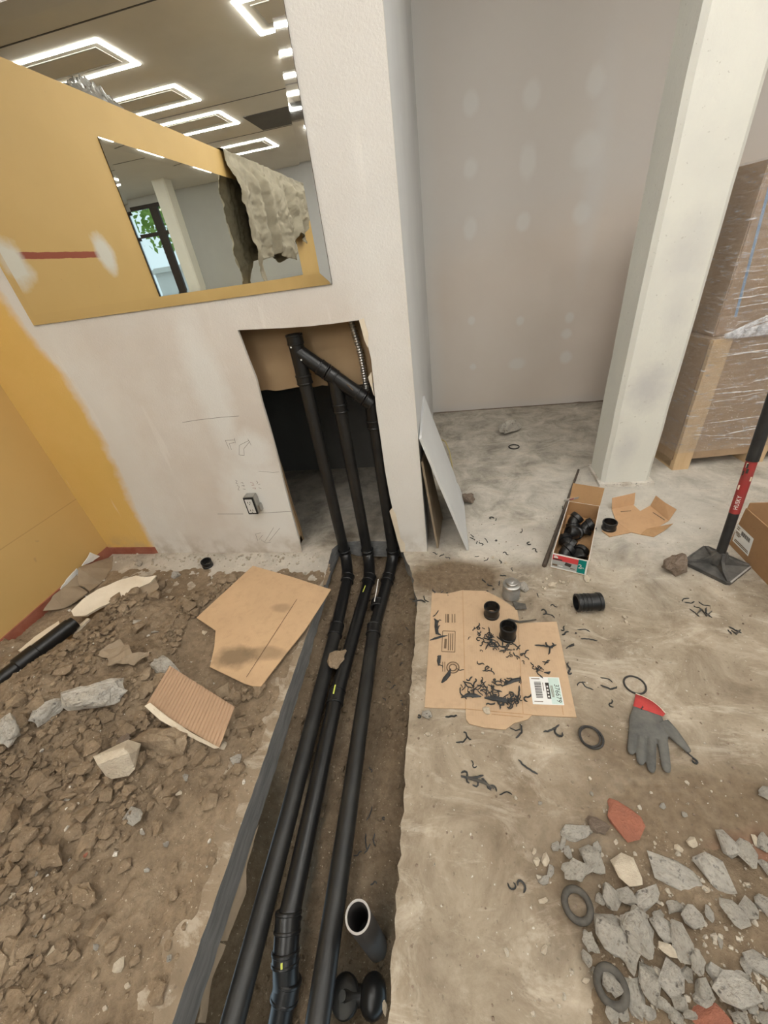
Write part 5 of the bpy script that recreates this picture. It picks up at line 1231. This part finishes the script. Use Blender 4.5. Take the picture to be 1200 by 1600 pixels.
def rub(x, y, w_, h_, rot, mats, label, grp=None, thick=.42, cat='concrete', dz=0, k=None, tilt=(0, 0)):
    px, py = c7(x, y)
    def wh(a_, b_):
        z = .01
        for _ in range(5): p = P(a_, b_, z); z = max(0, rub_z(p.x, p.y))
        return P(a_, b_, max(0, z-.004)+dz)
    return chunk(mats, 'concrete_chunk' if cat == 'concrete' else cat.replace(' ', '_')+'_chip', px, py, w_/3.158, h_/3.158, rot, label, cat, grp, thick, wh, tilt=tilt, k=k)
rub(495, 265, 200, 150, 70, R_brick, 'flat red brick chip lying above the rubble pile', thick=.12, cat='brick', k=2)
rub(435, 172, 60, 40, 0, R_brick, 'tiny red brick crumb above the flat red chip', thick=.2, cat='brick')
rub(910, 1235, 190, 130, 0, R_brick, 'reddish brick lump at the bottom of the rubble pile', thick=.5, cat='brick', k=5)
rub(500, 505, 190, 110, 50, R_cream, 'cream white curved plaster piece on the rubble pile', thick=.3, cat='plaster', dz=.012, k=3)
rub(700, 900, 105, 50, 25, R_cream, 'small cream plaster flake in the middle of the rubble', thick=.4, cat='plaster', dz=.02)
rub(360, 285, 95, 90, 0, G_brown, 'brown round dirt lump beside the flat red brick chip', thick=.45, cat='soil')
rub(715, 520, 330, 105, 24, R_light, 'long pointed grey concrete sliver right of the cream plaster', thick=.35, k=1)
rub(935, 525, 270, 115, 52, R_light, 'large elongated grey concrete slab piece right of the long sliver', thick=.4, k=7)
rub(240, 320, 165, 85, -12, R_light, 'pale wedge-shaped concrete piece at the top left of the rubble', thick=.35, k=4)
rub(560, 820, 255, 160, 60, G_conc, 'largest grey concrete block near the centre of the rubble', thick=.5, dz=.012, k=0)
LMK = [('the thick ring at the pile top', 260, 680), ('the lower thick ring', 425, 1080), ('the cream curved plaster', 500, 505), ('the long pointed sliver', 715, 520), ('the large elongated slab piece', 935, 525), ('the largest central block', 560, 820), ('the small cream flake', 700, 900), ('the bottom reddish brick lump', 910, 1235), ('the pale top left wedge', 240, 320)]
seen_l = {}
def rub_label(x, y, w_, h_, pale):
    nm, lx, ly = min(LMK, key=lambda q: math.hypot(x-q[1], y-q[2])); dx, dy = x-lx, y-ly
    side = ('right of' if dx > 0 else 'left of') if abs(dx) > abs(dy) else ('below' if dy > 0 else 'above')
    shp = 'slender' if max(w_, h_)/min(w_, h_) > 1.9 else ('blocky' if max(w_, h_) > 105 else 'small')
    l = f'{shp} {"pale" if pale else "grey"} concrete chunk {side} {nm}'
    k = seen_l.get(l, 0); seen_l[l] = k+1
    return l if k == 0 else l.replace(' concrete chunk', ' concrete chunk, '+('the next one' if k == 1 else 'the farther one')+',')
gr_l, gr_g = 'grey broken concrete chunk in the rubble pile at lower right', 'concrete chunks in the rubble pile'
for x, y, w_, h_, rt_ in ((990, 380, 140, 88, 70), (1090, 435, 115, 110, 20), (1180, 370, 85, 75, 30), (1185, 500, 60, 70, 0), (1190, 140, 90, 90, 30), (1185, 680, 120, 95, 60), (1020, 725, 200, 85, 38), (1090, 690, 140, 65, 48), (415, 632, 165, 75, 65),
        (255, 500, 150, 125, -25), (330, 455, 170, 90, 55), (500, 640, 90, 85, 0), (600, 640, 150, 105, -45), (415, 825, 235, 145, 70), (520, 935, 170, 95, 65), (320, 862, 100, 85, 30), (730, 682, 95, 75, 40), (820, 742, 110, 95, 20), (905, 720, 90, 36, 78), (680, 800, 165, 85, 60), (770, 855, 230, 95, 72),
        (610, 1065, 210, 95, 80), (712, 1035, 180, 115, 48), (540, 1135, 210, 95, 82), (842, 955, 150, 85, 72), (877, 1095, 150, 80, 50), (940, 1012, 130, 75, 15), (1030, 1105, 220, 150, 10), (1150, 975, 190, 90, 32), (1060, 1035, 100, 55, 10), (1085, 972, 75, 58, 40), (800, 1012, 100, 50, 70), (682, 1172, 120, 75, 60), (870, 1150, 95, 75, 0), (1182, 1150, 100, 55, 75), (1190, 1240, 85, 60, 0),
        (762, 1165, 95, 75, 30), (1055, 1232, 75, 60, 0), (600, 1205, 85, 75, 0), (425, 1215, 90, 75, 40), (302, 940, 90, 45, 70), (430, 1065, 120, 95, 30), (370, 650, 60, 48, 30), (650, 722, 55, 50, 0), (480, 1210, 90, 60, 60), (740, 1225, 80, 60, 20), (820, 1230, 80, 60, 20), (1110, 1180, 70, 55, 10), (350, 1010, 60, 45, 60), (960, 900 - 40, 40, 60, 30)):
    mm = R_conc if rc.random() < .55 else (G_conc if rc.random() < .6 else R_light)
    rub(x, y, w_, h_, rt_, mm, rub_label(x, y, w_, h_, mm is R_light), gr_g, rc.uniform(.35, .6), dz=rc.uniform(0, .012), tilt=(rc.uniform(-.12, .12), rc.uniform(-.12, .12)))
for x, y, w_, h_ in ((150, 390, 42, 50), (100, 455, 42, 60), (95, 552, 50, 60), (55, 460, 36, 40), (45, 412, 24, 28), (210, 422, 42, 60), (352, 390, 62, 40), (822, 370, 60, 48), (755, 400, 50, 30), (1132, 360, 42, 42), (90, 655, 32, 42), (95, 900, 32, 50), (125, 510, 40, 50), (185, 370, 30, 60), (680, 190, 34, 30), (785, 230, 34, 24), (640, 372, 22, 16), (328, 130, 18, 22), (75, 175, 18, 20), (890, 600, 40, 34), (935, 840, 26, 34), (960, 470, 26, 20), (300, 1050, 30, 40)):
    rub(x, y, w_, h_, rc.uniform(0, 90), (R_light if rc.random() < .6 else R_cream), 'small pale concrete chip strewn around the rubble pile', 'small chips around the rubble', .6)
def rub_place(r):
    a_ = r.uniform(0, 6.28); d = abs(r.gauss(0, .55)); x, y = .62+.44*d*math.cos(a_), .10+.42*d*math.sin(a_); return Vector((x, y, max(0, rub_z(x, y))))
crumbs('rubble_crumbs', 'fine grey concrete crumbs filling the rubble pile', 'rubble', 1500, rub_place, .0048, M['conc_d'], 21)
def floor_place(r): x, y = r.uniform(-.15, 1.3), r.uniform(0, 2.0); return Vector((x, y, 0))
crumbs('floor_grit', 'fine dark grit scattered over the concrete floor', 'grit', 700, floor_place, .0028, M['brownst'], 22)
# white chips near the carton
for px, py, s in ((917, 906, 12), (862, 916, 12), (852, 920, 5), (868, 912, 5), (880, 911, 6), (875, 909, 5), (888, 909, 4), (848, 918, 4), (851, 921, 4), (854, 905, 5), (848, 928, 4), (861, 880 + 20, 4), (975, 965, 7), (978, 972, 6), (760, 1111, 14), (790, 880, 5), (770, 872, 5), (668, 1148, 9), (640, 1085, 4)):
    chunk(R_cream, 'plaster_chip', px, py, s, s*.75, rc.uniform(0, 90), 'tiny white plaster chip on the concrete floor', 'plaster', 'white chips on the floor', .5)
chunk(R_light, 'stone', 667, 1119, 16, 13, 0, 'small rounded white pebble below the printed carton corner', 'stone', thick=.6)
